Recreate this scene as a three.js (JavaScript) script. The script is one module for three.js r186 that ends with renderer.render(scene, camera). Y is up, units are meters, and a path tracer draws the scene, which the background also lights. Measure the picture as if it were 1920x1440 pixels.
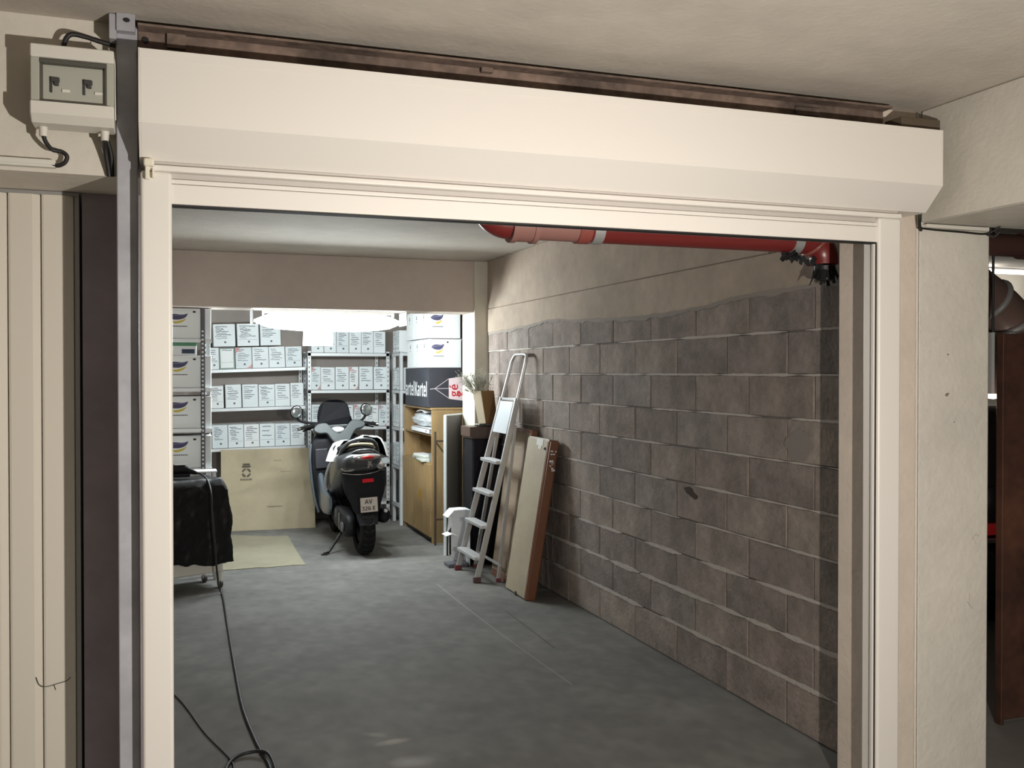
import * as THREE from 'three';
import { RoundedBoxGeometry } from 'three/addons/geometries/RoundedBoxGeometry.js';
import * as BGU from 'three/addons/utils/BufferGeometryUtils.js';
import { RectAreaLightUniformsLib } from 'three/addons/lights/RectAreaLightUniformsLib.js';

// ---------------------------------------------------------------- camera, light, exposure
const scene = new THREE.Scene();
scene.background = new THREE.Color(0x000000);
const camera = new THREE.PerspectiveCamera(42.89, 1920 / 1440, 0.05, 60);
camera.position.set(0, 1.63, 0);
camera.rotation.order = 'YXZ';
camera.rotation.set(THREE.MathUtils.degToRad(-0.66), THREE.MathUtils.degToRad(-19.37), 0);
const renderer = new THREE.WebGLRenderer({ antialias: true });
renderer.toneMapping = THREE.LinearToneMapping;
renderer.toneMappingExposure = 1.0;
renderer.shadowMap.enabled = true;
RectAreaLightUniformsLib.init();
const SPOT = { pos: [1.1, 1.45, -0.45], target: [1.0, 1.85, -3.0], color: [1, 0.94, 0.86], power: 22.5, angle: 1.45, penumbra: 0.4 };
const FILL = { power: 85, color: [1, 0.96, 0.9] };  // added fill light for the corridor side
const TUBE = { power: 2.7, color: [0.90, 0.98, 1.0], glow: 9 };

// ---------------------------------------------------------------- helpers
let seed = 7;
const rnd = () => { seed = (seed * 1664525 + 1013904223) >>> 0; return seed / 4294967296; };
const rr = (a, b) => a + (b - a) * rnd();
const V3 = (x, y, z) => new THREE.Vector3(x, y, z);
const lin = (r, g, b) => new THREE.Color().setRGB(r, g, b);
const names = {};
function numbered(n) { const k = names[n] = (names[n] ?? -1) + 1; return k ? n + '_' + String(k).padStart(3, '0') : n; }
function tag(o, label, category, group, kind) {
  if (label) o.userData.label = label;
  if (category) o.userData.category = category;
  if (group) o.userData.group = group;
  if (kind) o.userData.kind = kind;
  return o;
}
function thing(name, label, category, [x, y, d] = [0, 0, 0], turn = 0, group) {
  const o = new THREE.Group(); o.name = numbered(name); scene.add(o);
  o.position.set(x, y, -d); o.rotation.y = turn;
  return tag(o, label, category, group);
}
function struct(name, label, category) { const o = thing(name, label, category); o.userData.kind = 'structure'; return o; }
function obj(name, geo, mat, parent) {
  const m = new THREE.Mesh(Array.isArray(geo) ? merge(geo) : geo, mat);
  m.name = name; m.castShadow = true; m.receiveShadow = true;
  (parent ?? scene).add(m); return m;
}
function single(name, label, category, geo, mat, group) { const m = obj(numbered(name), geo, mat); return tag(m, label, category, group); }
function merge(list) {
  return BGU.mergeGeometries(list.map(g => { g = g.index ? g.toNonIndexed() : g.clone(); for (const k of Object.keys(g.attributes)) if (!['position', 'normal', 'uv'].includes(k)) g.deleteAttribute(k); return g; }), false);
}
// triplanar uv in metres
function triUV(g, ox = 0, oy = 0) {
  if (g.index) g = g.toNonIndexed();
  const p = g.attributes.position, n = g.attributes.normal, uv = new Float32Array(p.count * 2);
  for (let i = 0; i < p.count; i++) {
    const ax = Math.abs(n.getX(i)), ay = Math.abs(n.getY(i)), az = Math.abs(n.getZ(i));
    const x = p.getX(i), y = p.getY(i), z = p.getZ(i);
    const [u, v] = ay >= ax && ay >= az ? [x, z] : ax >= az ? [z, y] : [x, y];
    uv[2 * i] = u + ox; uv[2 * i + 1] = v + oy;
  }
  g.setAttribute('uv', new THREE.BufferAttribute(uv, 2)); return g;
}
// axis aligned box given by extents; d is depth into the picture (z = -d)
function bx(x0, x1, y0, y1, d0, d1, r = 0) {
  const w = x1 - x0, h = y1 - y0, t = d1 - d0;
  const g = r > 0 ? new RoundedBoxGeometry(w, h, t, 2, Math.min(r, w / 2.01, h / 2.01, t / 2.01)) : new THREE.BoxGeometry(w, h, t);
  g.translate((x0 + x1) / 2, (y0 + y1) / 2, -(d0 + d1) / 2);
  return triUV(g);
}
function cbox(w, h, t, r = 0.004, x = 0, y = 0, z = 0) { const g = new RoundedBoxGeometry(w, h, t, 2, Math.min(r, w / 2.01, h / 2.01, t / 2.01)); g.translate(x, y, z); return triUV(g); }
function tube(pts, r, seg = 24, rad = 8, tension = 0.5) {
  return new THREE.TubeGeometry(new THREE.CatmullRomCurve3(pts.map(p => p.isVector3 ? p : V3(...p)), false, 'catmullrom', tension), seg, r, rad);
}
function rod(a, b, r, rad = 10) {
  const A = V3(...a), B = V3(...b), L = A.distanceTo(B);
  const g = new THREE.CylinderGeometry(r, r, L, rad); g.translate(0, L / 2, 0);
  g.applyQuaternion(new THREE.Quaternion().setFromUnitVectors(V3(0, 1, 0), B.clone().sub(A).normalize()));
  g.translate(A.x, A.y, A.z); return g;
}
// rectangular bar from a to b; wide side along "side"
function bar(a, b, w, t, side = V3(0, 0, 1), r = 0.003) {
  const A = V3(...a), B = V3(...b), L = A.distanceTo(B), yv = B.clone().sub(A).normalize();
  const xv = side.clone().sub(yv.clone().multiplyScalar(side.dot(yv))).normalize(), zv = xv.clone().cross(yv);
  const g = new RoundedBoxGeometry(w, L, t, 1, Math.min(r, w / 2.1, t / 2.1)); g.translate(0, L / 2, 0);
  g.applyMatrix4(new THREE.Matrix4().makeBasis(xv, yv, zv).setPosition(A)); return g;
}
// loft through rings of equal length (arrays of Vector3)
function loft(rings, capA = true, capB = true) {
  const n = rings[0].length, pos = [], uv = [], idx = [];
  rings.forEach((ring, i) => { for (let j = 0; j <= n; j++) { const p = ring[j % n]; pos.push(p.x, p.y, p.z); uv.push(j / n, i / (rings.length - 1)); } });
  for (let i = 0; i < rings.length - 1; i++) for (let j = 0; j < n; j++) { const a = i * (n + 1) + j, b = a + 1, c = a + n + 1, d = c + 1; idx.push(a, b, c, b, d, c); }
  const cap = (ring, flip) => {
    const c = new THREE.Vector3(); ring.forEach(p => c.add(p)); c.multiplyScalar(1 / n);
    const base = pos.length / 3; pos.push(c.x, c.y, c.z); uv.push(.5, .5);
    ring.forEach(p => { pos.push(p.x, p.y, p.z); uv.push(0, 0); });
    for (let j = 0; j < n; j++) { const a = base + 1 + j, b = base + 1 + (j + 1) % n; flip ? idx.push(base, b, a) : idx.push(base, a, b); }
  };
  if (capA) cap(rings[0], true); if (capB) cap(rings[rings.length - 1], false);
  const g = new THREE.BufferGeometry();
  g.setAttribute('position', new THREE.Float32BufferAttribute(pos, 3)); g.setAttribute('uv', new THREE.Float32BufferAttribute(uv, 2)); g.setIndex(idx); g.computeVertexNormals(); return g;
}
// superellipse ring; plane 'xy' (at z) or 'xz' (at y)
function ring(plane, c, w, h, e = 2.6, n = 28) {
  const out = [];
  for (let i = 0; i < n; i++) {
    const a = i / n * Math.PI * 2, ca = Math.cos(a), sa = Math.sin(a);
    const p = Math.sign(ca) * Math.pow(Math.abs(ca), 2 / e) * w, q = Math.sign(sa) * Math.pow(Math.abs(sa), 2 / e) * h;
    out.push(plane === 'xy' ? V3(c[0] + p, c[1] + q, c[2]) : V3(c[0] + p, c[1], c[2] - q));
  }
  return out;
}
function extrude(pts, depth, bevel = 0.004, seg = 2) {
  const s = new THREE.Shape(pts.map(p => new THREE.Vector2(p[0], p[1])));
  return new THREE.ExtrudeGeometry(s, { depth, bevelEnabled: bevel > 0, bevelThickness: bevel, bevelSize: bevel, bevelSegments: seg, curveSegments: 8 });
}
function smoothShape(pts) { const s = new THREE.Shape(); const c = new THREE.SplineCurve(pts.concat([pts[0]]).map(p => new THREE.Vector2(...p))); s.setFromPoints(c.getPoints(pts.length * 6)); return s; }

// value noise
const NT = new Float32Array(65536); for (let i = 0; i < 65536; i++) NT[i] = rnd();
function vn(x, y, P) { const xi = Math.floor(x), yi = Math.floor(y), fx = x - xi, fy = y - yi; const w = (a, b) => NT[((((a % P) + P) % P) * 131 + (((b % P) + P) % P) * 7919 + P * 17) & 65535]; const sx = fx * fx * (3 - 2 * fx), sy = fy * fy * (3 - 2 * fy); return (w(xi, yi) * (1 - sx) + w(xi + 1, yi) * sx) * (1 - sy) + (w(xi, yi + 1) * (1 - sx) + w(xi + 1, yi + 1) * sx) * sy; }
function fbm(u, v, P, oct) { let s = 0, a = .5, t = 0; for (let o = 0; o < oct; o++) { s += a * vn(u * P, v * P, P); t += a; a *= .55; P *= 2; } return s / t; }
function dataTex(n, fn, repeat = 1, srgb = true) {
  const d = new Uint8Array(n * n * 4);
  for (let j = 0; j < n; j++) for (let i = 0; i < n; i++) { const c = fn(i / n, j / n), k = 4 * (j * n + i); d[k] = c[0]; d[k + 1] = c[1]; d[k + 2] = c[2]; d[k + 3] = 255; }
  const t = new THREE.DataTexture(d, n, n); t.wrapS = t.wrapT = THREE.RepeatWrapping; t.magFilter = THREE.LinearFilter; t.minFilter = THREE.LinearFilter; t.repeat.set(repeat, repeat);
  if (srgb) t.colorSpace = THREE.SRGBColorSpace; t.needsUpdate = true; return t;
}
function canvasTex(w, h, draw) {
  const c = document.createElement('canvas'); c.width = w; c.height = h; const x = c.getContext('2d'); draw(x, w, h);
  const t = new THREE.CanvasTexture(c); t.colorSpace = THREE.SRGBColorSpace; return t;
}
const std = (c, roughness = .6, o = {}) => new THREE.MeshStandardMaterial({ color: Array.isArray(c) ? lin(...c) : new THREE.Color(c), roughness, ...o });
const phys = (c, roughness = .4, o = {}) => new THREE.MeshPhysicalMaterial({ color: Array.isArray(c) ? lin(...c) : new THREE.Color(c), roughness, ...o });
const mottled = (rgb, amp, P, oct, n = 256, repeat = 1) => dataTex(n, (u, v) => { const f = 1 + amp * (fbm(u, v, P, oct) - .5) * 2 + amp * .5 * (fbm(u + .37, v + .71, P * 8, 2) - .5); return rgb.map(k => Math.max(0, Math.min(255, k * f))); }, repeat);

// ---------------------------------------------------------------- materials
const grainBump = dataTex(256, (u, v) => { const k = 255 * (.5 * fbm(u, v, 32, 3) + .5 * fbm(u, v, 8, 3)); return [k, k, k]; }, 2, false);
const M = {};
M.ceiling = std(0xffffff, .9, { map: mottled([188, 180, 169], .1, 4, 5, 512, .4), bumpMap: grainBump, bumpScale: .002 });
M.wallPaint = std(0xffffff, .85, { map: mottled([214, 207, 195], .05, 5, 5, 512, .7), bumpMap: grainBump, bumpScale: .002 });
M.pillarGrey = std(0xffffff, .85, { map: mottled([216, 210, 199], .06, 5, 5, 512, .7), bumpMap: grainBump, bumpScale: .003 });
M.pillarPink = std(0xffffff, .85, { map: mottled([214, 200, 186], .06, 5, 5, 256, .7), bumpMap: grainBump, bumpScale: .003 });
M.beamGrey = std(0xffffff, .9, { map: mottled([200, 195, 184], .07, 4, 5, 512, .5), bumpMap: grainBump, bumpScale: .002 });
M.plaster = std(0xffffff, .92, { map: mottled([170, 154, 138], .13, 5, 5, 512, .5), bumpMap: grainBump, bumpScale: .004 });
M.backWall = std(0xffffff, .92, { map: mottled([160, 152, 146], .08, 4, 5, 256, .5) });
M.blockTones = [[140, 129, 121], [133, 122, 115], [145, 134, 125], [137, 125, 117], [141, 132, 125], [130, 120, 113]].map((c, i) => std(0xffffff, .95, { map: mottled(c, .22, 6, 5, 256, 1.4 + .13 * i), bumpMap: grainBump, bumpScale: .006 }));
M.mortar = std([.16, .14, .125], .95, { bumpMap: grainBump, bumpScale: .006 });
M.lime = std([.46, .42, .38], .95, { bumpMap: grainBump, bumpScale: .006 });
M.shutter = phys([.79, .75, .695], .38, { clearcoat: .15, clearcoatRoughness: .5 });
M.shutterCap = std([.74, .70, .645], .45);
M.gasket = std([.012, .011, .011], .6);
M.alu = std([.62, .62, .62], .38, { metalness: .75 });
M.galv = std(0xffffff, .55, { metalness: .15, map: mottled([172, 172, 178], .12, 6, 5, 256, 1) });
M.rust = std(0xffffff, .85, { map: mottled([112, 95, 85], .45, 6, 5, 256, 1.2), bumpMap: grainBump, bumpScale: .004 });
M.doorBeige = std([.68, .63, .54], .5);
M.doorEdge = std([.33, .32, .31], .5, { metalness: .3 });
M.darkConcrete = std(0xffffff, .95, { map: mottled([150, 141, 146], .12, 5, 5, 256, .8) });
M.plasticWhite = std([.72, .69, .62], .45);
M.plasticGrey = std([.42, .42, .36], .5);
M.darkGrey = std([.05, .047, .045], .55);
M.black = std([.012, .012, .013], .5);
M.cable = std([.015, .014, .014], .55);
M.redPipe = phys([.19, .022, .020], .35, { clearcoat: .3, clearcoatRoughness: .3 });
M.pinkPipe = std([.33, .16, .135], .5);
M.steel = std([.60, .60, .60], .4, { metalness: .6 });
M.rackGrey = std([.66, .69, .70], .45, { metalness: .15 });
M.rackDark = std([.10, .10, .115], .55);
M.white = std([.82, .83, .83], .7);
M.boxWhite = std([.76, .78, .79], .85);
M.boxGreen = std([.12, .32, .18], .7);
M.wood = std(0xffffff, .55, { map: dataTex(256, (u, v) => { const g = fbm(u * .5, v, 4, 3) * .5 + fbm(u, v * .08, 40, 3) * .5; const f = .8 + .4 * g; return [160 * f, 133 * f, 92 * f]; }, 1.2) });
M.woodDark = std([.07, .038, .026], .4);
M.kraft = std(0xffffff, .9, { map: mottled([180, 168, 142], .05, 5, 4, 256, 1) });
M.kraftFloor = std(0xffffff, .9, { map: mottled([146, 140, 120], .09, 4, 5, 256, 1) });
M.bagLight = std([.45, .38, .27], .85);
M.bagBrown = std([.26, .145, .055], .85);
M.tyre = phys([.010, .010, .010], .9, { specularIntensity: .4 });
M.bodyDark = phys([.026, .028, .030], .35, { clearcoat: .7, clearcoatRoughness: .15 });
M.bodyReflection = phys([.13, .16, .19], .35, { clearcoat: .7, clearcoatRoughness: .2, metalness: .4 });  // grey-blue tone paints a reflection onto the dark body panels
M.plasticBlack = phys([.007, .007, .009], .6, { specularIntensity: .45 });
M.silver = phys([.062, .07, .072], .42, { metalness: .3, clearcoat: .3 });
M.chrome = std([.75, .75, .75], .15, { metalness: 1 });
M.lensRed = phys([.35, .015, .015], .15, { clearcoat: 1 });
M.lensGrey = phys([.30, .28, .27], .12, { clearcoat: 1, metalness: .4 });
M.boardBeige = std(0xffffff, .6, { map: mottled([164, 152, 130], .06, 5, 4, 256, 1) });
M.boardBrown = phys([.17, .065, .032], .25, { clearcoat: .8, clearcoatRoughness: .15 });
M.rustDoor = std(0xffffff, .7, { map: mottled([92, 60, 46], .4, 6, 5, 256, .7) });

// floor: grey concrete slab with stains, a saw cut and worn pale smears
const FX0 = -0.4, FX1 = 2.72, FD0 = 3.0, FD1 = 11.1;
M.floorIn = std(0xffffff, .8, {
  map: canvasTex(1024, 2048, (g, w, h) => {
    const im = g.createImageData(w, h);
    for (let j = 0; j < h; j++) for (let i = 0; i < w; i++) {
      const u = i / w, v = j / h, k = 4 * (j * w + i);
      const f = .74 + .42 * fbm(u * .4, v, 6, 5) + .2 * (fbm(u * .5, v, 90, 2) - .5) + .16 * (fbm(u * .4 + .3, v + .1, 22, 3) - .5);
      im.data[k] = 114 * f; im.data[k + 1] = 113 * f; im.data[k + 2] = 109 * f; im.data[k + 3] = 255;
    }
    g.putImageData(im, 0, 0);
    const X = x => (x - FX0) / (FX1 - FX0) * w, Y = d => (FD1 - d) / (FD1 - FD0) * h;
    const line = (pts, lw, c) => { g.strokeStyle = c; g.lineWidth = lw; g.beginPath(); pts.forEach((p, i) => i ? g.lineTo(X(p[0]), Y(p[1])) : g.moveTo(X(p[0]), Y(p[1]))); g.stroke(); };
    line([[1.95, 7.29], [1.945, 6.7], [1.95, 5.9], [1.965, 5.3], [1.985, 4.70]], 3, 'rgba(180,180,170,.42)');
    line([[2.17, 6.3], [2.165, 5.94], [2.152, 5.36]], 5, 'rgba(60,58,55,.5)');
    for (let i = 0; i < 60; i++) { const x = rr(FX0, FX1), d = rr(3.2, 8.2), r = rr(8, 50); g.fillStyle = `rgba(60,56,52,${rr(.015, .05)})`; g.beginPath(); g.ellipse(X(x), Y(d), r, r * rr(.6, 2), rr(0, 3), 0, 7); g.fill(); }
    const smear = (x, d, rx, ry, rot, a) => { for (let i = 0; i < 8; i++) { g.fillStyle = `rgba(214,212,200,${a})`; g.beginPath(); g.ellipse(X(x) + rr(-2, 2), Y(d) + rr(-2, 2), rx * (1 - i * .1), ry * (1 - i * .1), rot, 0, 7); g.fill(); } };
    smear(.93, 4.235, 30, 9, -.12, .085); smear(.875, 4.34, 20, 9, .5, .05); smear(.955, 3.985, 34, 18, .1, .065);
    line([[-.35, 8.14], [2.7, 8.2]], 3, 'rgba(150,150,142,.45)');
  }), bumpMap: grainBump, bumpScale: .001
});
M.floorOut = std(0xffffff, .85, { map: mottled([118, 114, 108], .12, 5, 5, 512, .4) });

// ---------------------------------------------------------------- room shell
{
  const f = struct('floor', 'grey concrete floor running from the corridor into the garage', 'floor');
  const g = new THREE.BoxGeometry(FX1 - FX0, .2, FD1 - FD0); g.translate((FX0 + FX1) / 2, -.1, -(FD0 + FD1) / 2);
  const p = g.attributes.position, uv = g.attributes.uv;
  for (let i = 0; i < p.count; i++) uv.setXY(i, (p.getX(i) - FX0) / (FX1 - FX0), (-p.getZ(i) - FD0) / (FD1 - FD0));
  obj('garage_slab', g, M.floorIn, f);
  obj('corridor_slab', bx(-4.2, 10.2, -.2, 0, -4.7, 3.0), M.floorOut, f);
  obj('side_slab', bx(FX1, 10.2, -.2, 0, 3.0, 11.1), M.floorOut, f);
  obj('side_slab', bx(-4.2, FX0, -.2, 0, 3.0, 11.1), M.floorOut, f);
  tag(obj('ceiling', bx(-4.2, 10.2, 2.62, 2.82, -4.7, 11.3), M.ceiling), 'grey painted concrete ceiling over corridor and garage', 'ceiling', null, 'structure');
  tag(obj('wall_front', [bx(-4.2, 2.499, 2.187, 2.62, 3.0, 3.3), bx(-4.2, -1.4, 0, 2.187, 3.0, 3.3)], M.wallPaint), 'pale painted lintel wall above the two garage doors', 'wall', null, 'structure');
  tag(obj('wall_left', bx(-.30, -.18, 0, 2.62, 3.45, 11.1), M.backWall), 'plastered left side wall of the garage', 'wall', null, 'structure');
  tag(obj('wall_back', bx(-.30, 10.2, 0, 2.62, 11.02, 11.3), M.backWall), 'plastered back wall behind the metal racks', 'wall', null, 'structure');
  tag(obj('wall_corridor_back', bx(-4.2, 10.2, 0, 2.62, -4.7, -4.5), M.wallPaint), 'pale wall on the far side of the corridor', 'wall', null, 'structure');
  tag(obj('wall_corridor_left', bx(-4.2, -4.0, 0, 2.62, -4.7, 3.3), M.wallPaint), 'pale wall closing the corridor on the left', 'wall', null, 'structure');
  tag(obj('wall_corridor_right', bx(10.0, 10.2, 0, 2.62, -4.7, 11.3), M.wallPaint), 'pale wall closing the parking hall on the right', 'wall', null, 'structure');
  tag(obj('wall_hall', bx(2.98, 10.2, 0, 2.62, 7.6, 7.8), M.wallPaint), 'pale far wall of the neighbouring parking bay', 'wall', null, 'structure');
  tag(obj('pillar', bx(-.25, -.065, 0, 2.187, 3.30, 3.46), M.darkConcrete), 'dark concrete pillar in the gap between the two doors', 'pillar', null, 'structure');
  const pr = struct('pillar', 'pale concrete pillar right of the shutter frame', 'pillar');
  obj('render', bx(2.50, 2.684, 0, 2.62, 3.0, 3.22, .006), M.pillarPink, pr);
  const face = bx(2.684, 3.035, 0, 2.62, 2.992, 3.22, .012);
  obj('concrete_face', face, M.pillarGrey, pr);
  const chip = M.chip = std([.24, .21, .18], .9);
  const chipAt = (x, y, r, s) => { const g = new THREE.SphereGeometry(r, 8, 6); g.scale(1, s, .25); g.translate(x, y, -2.991); return g; };
  obj('chip', [chipAt(2.823, 1.545, .008, .8), chipAt(2.83, 1.55, .006, .5), chipAt(2.829, 1.70, .005, .7), chipAt(2.86, 1.44, .003, 1)], chip, pr);
  obj('scuff', [tube([[2.95, .98, -2.993], [2.97, 1.0, -2.993], [2.985, .99, -2.993]], .0018, 8, 4), tube([[2.93, .74, -2.993], [2.955, .71, -2.993]], .0018, 6, 4), tube([[2.94, .77, -2.993], [2.942, .72, -2.993]], .0015, 6, 4), tube([[2.958, .985, -2.993], [2.975, .96, -2.993]], .0015, 6, 4)], chip, pr);
  // right wall: backing, blocks, bed joints, plaster band
  const wr = struct('wall_right', 'bare concrete block wall on the right of the garage with plaster above', 'wall');
  obj('mortar_backing', bx(2.697, 2.98, 0, 2.2, 3.22, 11.1), M.mortar, wr);
  const geos = {};
  const block = (w, h) => { // chamfered block face, looking towards -x
    const k = w.toFixed(3) + h.toFixed(3); if (geos[k]) return geos[k][Math.floor(rnd() * 4)];
    const c = .004, t = .02, y0 = -h / 2, y1 = h / 2, z0 = -w / 2, z1 = w / 2, pos = [];
    const F = [[-t, y0 + c, z0 + c], [-t, y0 + c, z1 - c], [-t, y1 - c, z1 - c], [-t, y1 - c, z0 + c]], E2 = [[-t + c, y0, z0], [-t + c, y0, z1], [-t + c, y1, z1], [-t + c, y1, z0]], B = E2.map(p => [.01, p[1], p[2]]);
    const quad = (a, b, cc, d) => pos.push(...a, ...b, ...cc, ...a, ...cc, ...d);
    quad(...F); for (let i = 0; i < 4; i++) { const j = (i + 1) % 4; quad(E2[i], E2[j], F[j], F[i]); quad(B[i], B[j], E2[j], E2[i]); }
    const g = new THREE.BufferGeometry(); g.setAttribute('position', new THREE.Float32BufferAttribute(pos, 3)); g.computeVertexNormals(); geos[k] = [0, 1, 2, 3].map(() => triUV(g.clone(), rnd(), rnd())); return geos[k][0];
  };
  const P = .518;
  for (let r = 0; r < 10; r++) {
    const y0 = r === 0 ? .003 : .02 + .2 * r - .1995 + .2, yb = r === 0 ? .003 : .02 + .2 * r, yt = .02 + .2 * (r + 1);
    const off = r % 2 ? 4.14 : 3.825;
    for (let k = -3; k < 10; k++) {
      let a = off + P * k, b = a + P; a = Math.max(a, 3.225); b = Math.min(b, 8.6); if (b - a < .06) continue;
      const jig = rr(-.004, .004);
      const m = obj('block', block(+(b - a - .007).toFixed(3), +(yt - yb - .008).toFixed(3)), M.blockTones[Math.floor(rnd() * 6)], wr);
      m.position.set(2.705 + rr(0, .005), (yb + yt) / 2 + jig * .3, -(a + b) / 2);
    }
  }
  for (let r = 1; r <= 10; r++) { // smeared bed joints, pale
    const y = .02 + .2 * r, amt = [0, .020, .022, .019, .010, .011, .010, .012, .011, .013, .010][r], segs = [];
    let d = 3.23;
    while (d < 8.28) {
      const L = rr(.25, .9), e = Math.min(8.28, d + L), n = Math.ceil((e - d) / .03), top = [], bot = [];
      for (let i = 0; i <= n; i++) { const x = d + (e - d) * i / n, taper = Math.min(1, i / 3, (n - i) / 3) * .8 + .2; const q = amt * taper * (.3 + .9 * fbm(x * .13, y * .31, 40, 2)); top.push([x, y + q * rr(.5, .75)]); bot.unshift([x, y - q * rr(.5, .75)]); }
      const g = extrude(top.concat(bot), .012, 0); g.applyMatrix4(new THREE.Matrix4().makeBasis(V3(0, 0, -1), V3(0, 1, 0), V3(1, 0, 0))); g.translate(2.683, 0, 0); segs.push(triUV(g));
      d = e + (rnd() < .4 ? rr(.02, .35) : .005);
    }
    obj('bed_joint', segs, M.lime, wr);
  }
  for (const [d, y, w, h, t] of [[3.74, 1.30, .2, .16, 0]]) { // patches of thin render and a dark stain
    const pts = []; for (let i = 0; i < 16; i++) { const a = i / 16 * 6.283; pts.push([d + Math.cos(a) * w / 2 * rr(.75, 1.1), y + Math.sin(a) * h / 2 * rr(.75, 1.1)]); }
    const g = extrude(pts, .004, 0); g.applyMatrix4(new THREE.Matrix4().makeBasis(V3(0, 0, -1), V3(0, 1, 0), V3(1, 0, 0))); g.translate(2.6835, 0, 0);
    obj('render_patch', triUV(g), std([.235, .205, .185], .95), wr);
  }
  { const g = []; for (const [d, y, r] of [[4.72, .985, .028], [4.69, .97, .022], [4.66, .96, .02], [4.75, .99, .016]]) { const s = new THREE.SphereGeometry(r, 10, 8); s.scale(.18, .8, 1.7); s.translate(2.688, y, -d); g.push(s); } obj('chipped_hole', g, std([.055, .035, .025], .95), wr); }
  { // ragged lower edge of the plaster band
    const top = [], bot = [];
    for (let d = 3.22; d <= 8.6; d += .025) { const e = 1.985 + .05 * fbm(d * .11, .3, 20, 4) + .018 * Math.sin(d * 2.1) - .012; bot.push([d, e]); }
    const g = extrude([...bot, [8.6, 2.19], [3.22, 2.19]], .012, .004, 1); g.applyMatrix4(new THREE.Matrix4().makeBasis(V3(0, 0, -1), V3(0, 1, 0), V3(1, 0, 0))); g.translate(2.683, 0, 0);
    obj('plaster_band', triUV(g), M.plaster, wr);
    const b2 = []; for (let d = 3.22; d <= 8.6; d += .02) b2.push([d, 1.975 + .05 * fbm(d * .11, .3, 20, 4) + .018 * Math.sin(d * 2.1) - .012 - .03 * fbm(d * .3, .8, 40, 3)]);
    const g2 = extrude([...b2, [8.6, 2.15], [3.22, 2.15]], .008, .002, 1); g2.applyMatrix4(new THREE.Matrix4().makeBasis(V3(0, 0, -1), V3(0, 1, 0), V3(1, 0, 0))); g2.translate(2.6845, 0, 0);
    obj('plaster_edge', triUV(g2), std([.27, .24, .21], .95, { bumpMap: grainBump, bumpScale: .004 }), wr);
  }
  tag(obj('beam', bx(2.682, 2.98, 2.196, 2.62, 3.22, 11.02, .006), M.plaster), 'concrete beam along the top of the block wall', 'beam', null, 'structure');
  tag(obj('beam_001', bx(-.18, 2.69, 2.165, 2.62, 8.30, 8.66, .008), std(0xffffff, .92, { map: mottled([198, 186, 176], .06, 4, 5, 256, .5) })), 'grey concrete beam crossing the garage above the hanging lamp', 'beam', null, 'structure');
  tag(obj('beam_002', bx(2.69, 3.32, 2.196, 2.62, -4.5, 2.985, .008), M.beamGrey), 'grey concrete beam running forward above the right pillar', 'beam', null, 'structure');
  names.beam = 2;
  tag(obj('pillar_002', bx(2.56, 2.70, 0, 2.62, 8.285, 8.66, .008), std(0xffffff, .85, { map: mottled([205, 200, 186], .06, 5, 5, 256, .7) })), 'pale concrete column against the block wall beside the flower vase', 'pillar', null, 'structure');
  names.pillar = 2;
}

// ---------------------------------------------------------------- left garage door
{
  const d = struct('door_1', 'beige garage door of vertical ribbed steel boards left of the shutter', 'door');
  const prof = [[0, 0], [0, .02], [.006, .022], [.066, .022], [.088, .010], [.0905, 0]]; // x, proud
  for (let k = 0; k < 12; k++) {
    const g = extrude(prof.map(p => [p[0], p[1]]), 2.17, 0); // extruded along z -> turn upright
    g.rotateX(-Math.PI / 2); g.scale(1, 1, 1);
    g.translate(-.272 - .0915 * (k + 1) + .0005, .004, -3.315);
    g.computeVertexNormals();
    const p = g.attributes.position; for (let i = 0; i < p.count; i++) { const z = p.getZ(i) + 3.315; p.setZ(i, -3.315 - z); } // proud side to the camera
    p.needsUpdate = true; const idx = g.index; const gg = idx ? g.toNonIndexed() : g; const q = gg.attributes.position.array; for (let i = 0; i < q.length; i += 9) for (let c = 0; c < 3; c++) { const t = q[i + 3 + c]; q[i + 3 + c] = q[i + 6 + c]; q[i + 6 + c] = t; } gg.computeVertexNormals();
    obj('board', triUV(gg), M.doorBeige, d);
  }
  obj('door_frame', [bx(-.272, -.258, 0, 2.176, 3.30, 3.36, .002), bx(-1.4, -.258, 2.174, 2.186, 3.295, 3.36, .002)], M.doorEdge, d);
  obj('scuff', [tube([[-.385, .70, -3.290], [-.375, .675, -3.290], [-.355, .668, -3.29], [-.33, .673, -3.29], [-.30, .68, -3.29], [-.288, .69, -3.29]], .0012, 16, 4), tube([[-.335, .672, -3.29], [-.33, .655, -3.29]], .001, 6, 4)], M.darkGrey, d);
  obj('backing', bx(-1.4, -.27, 0, 2.186, 3.32, 3.34), M.doorEdge, d);
}

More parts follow.
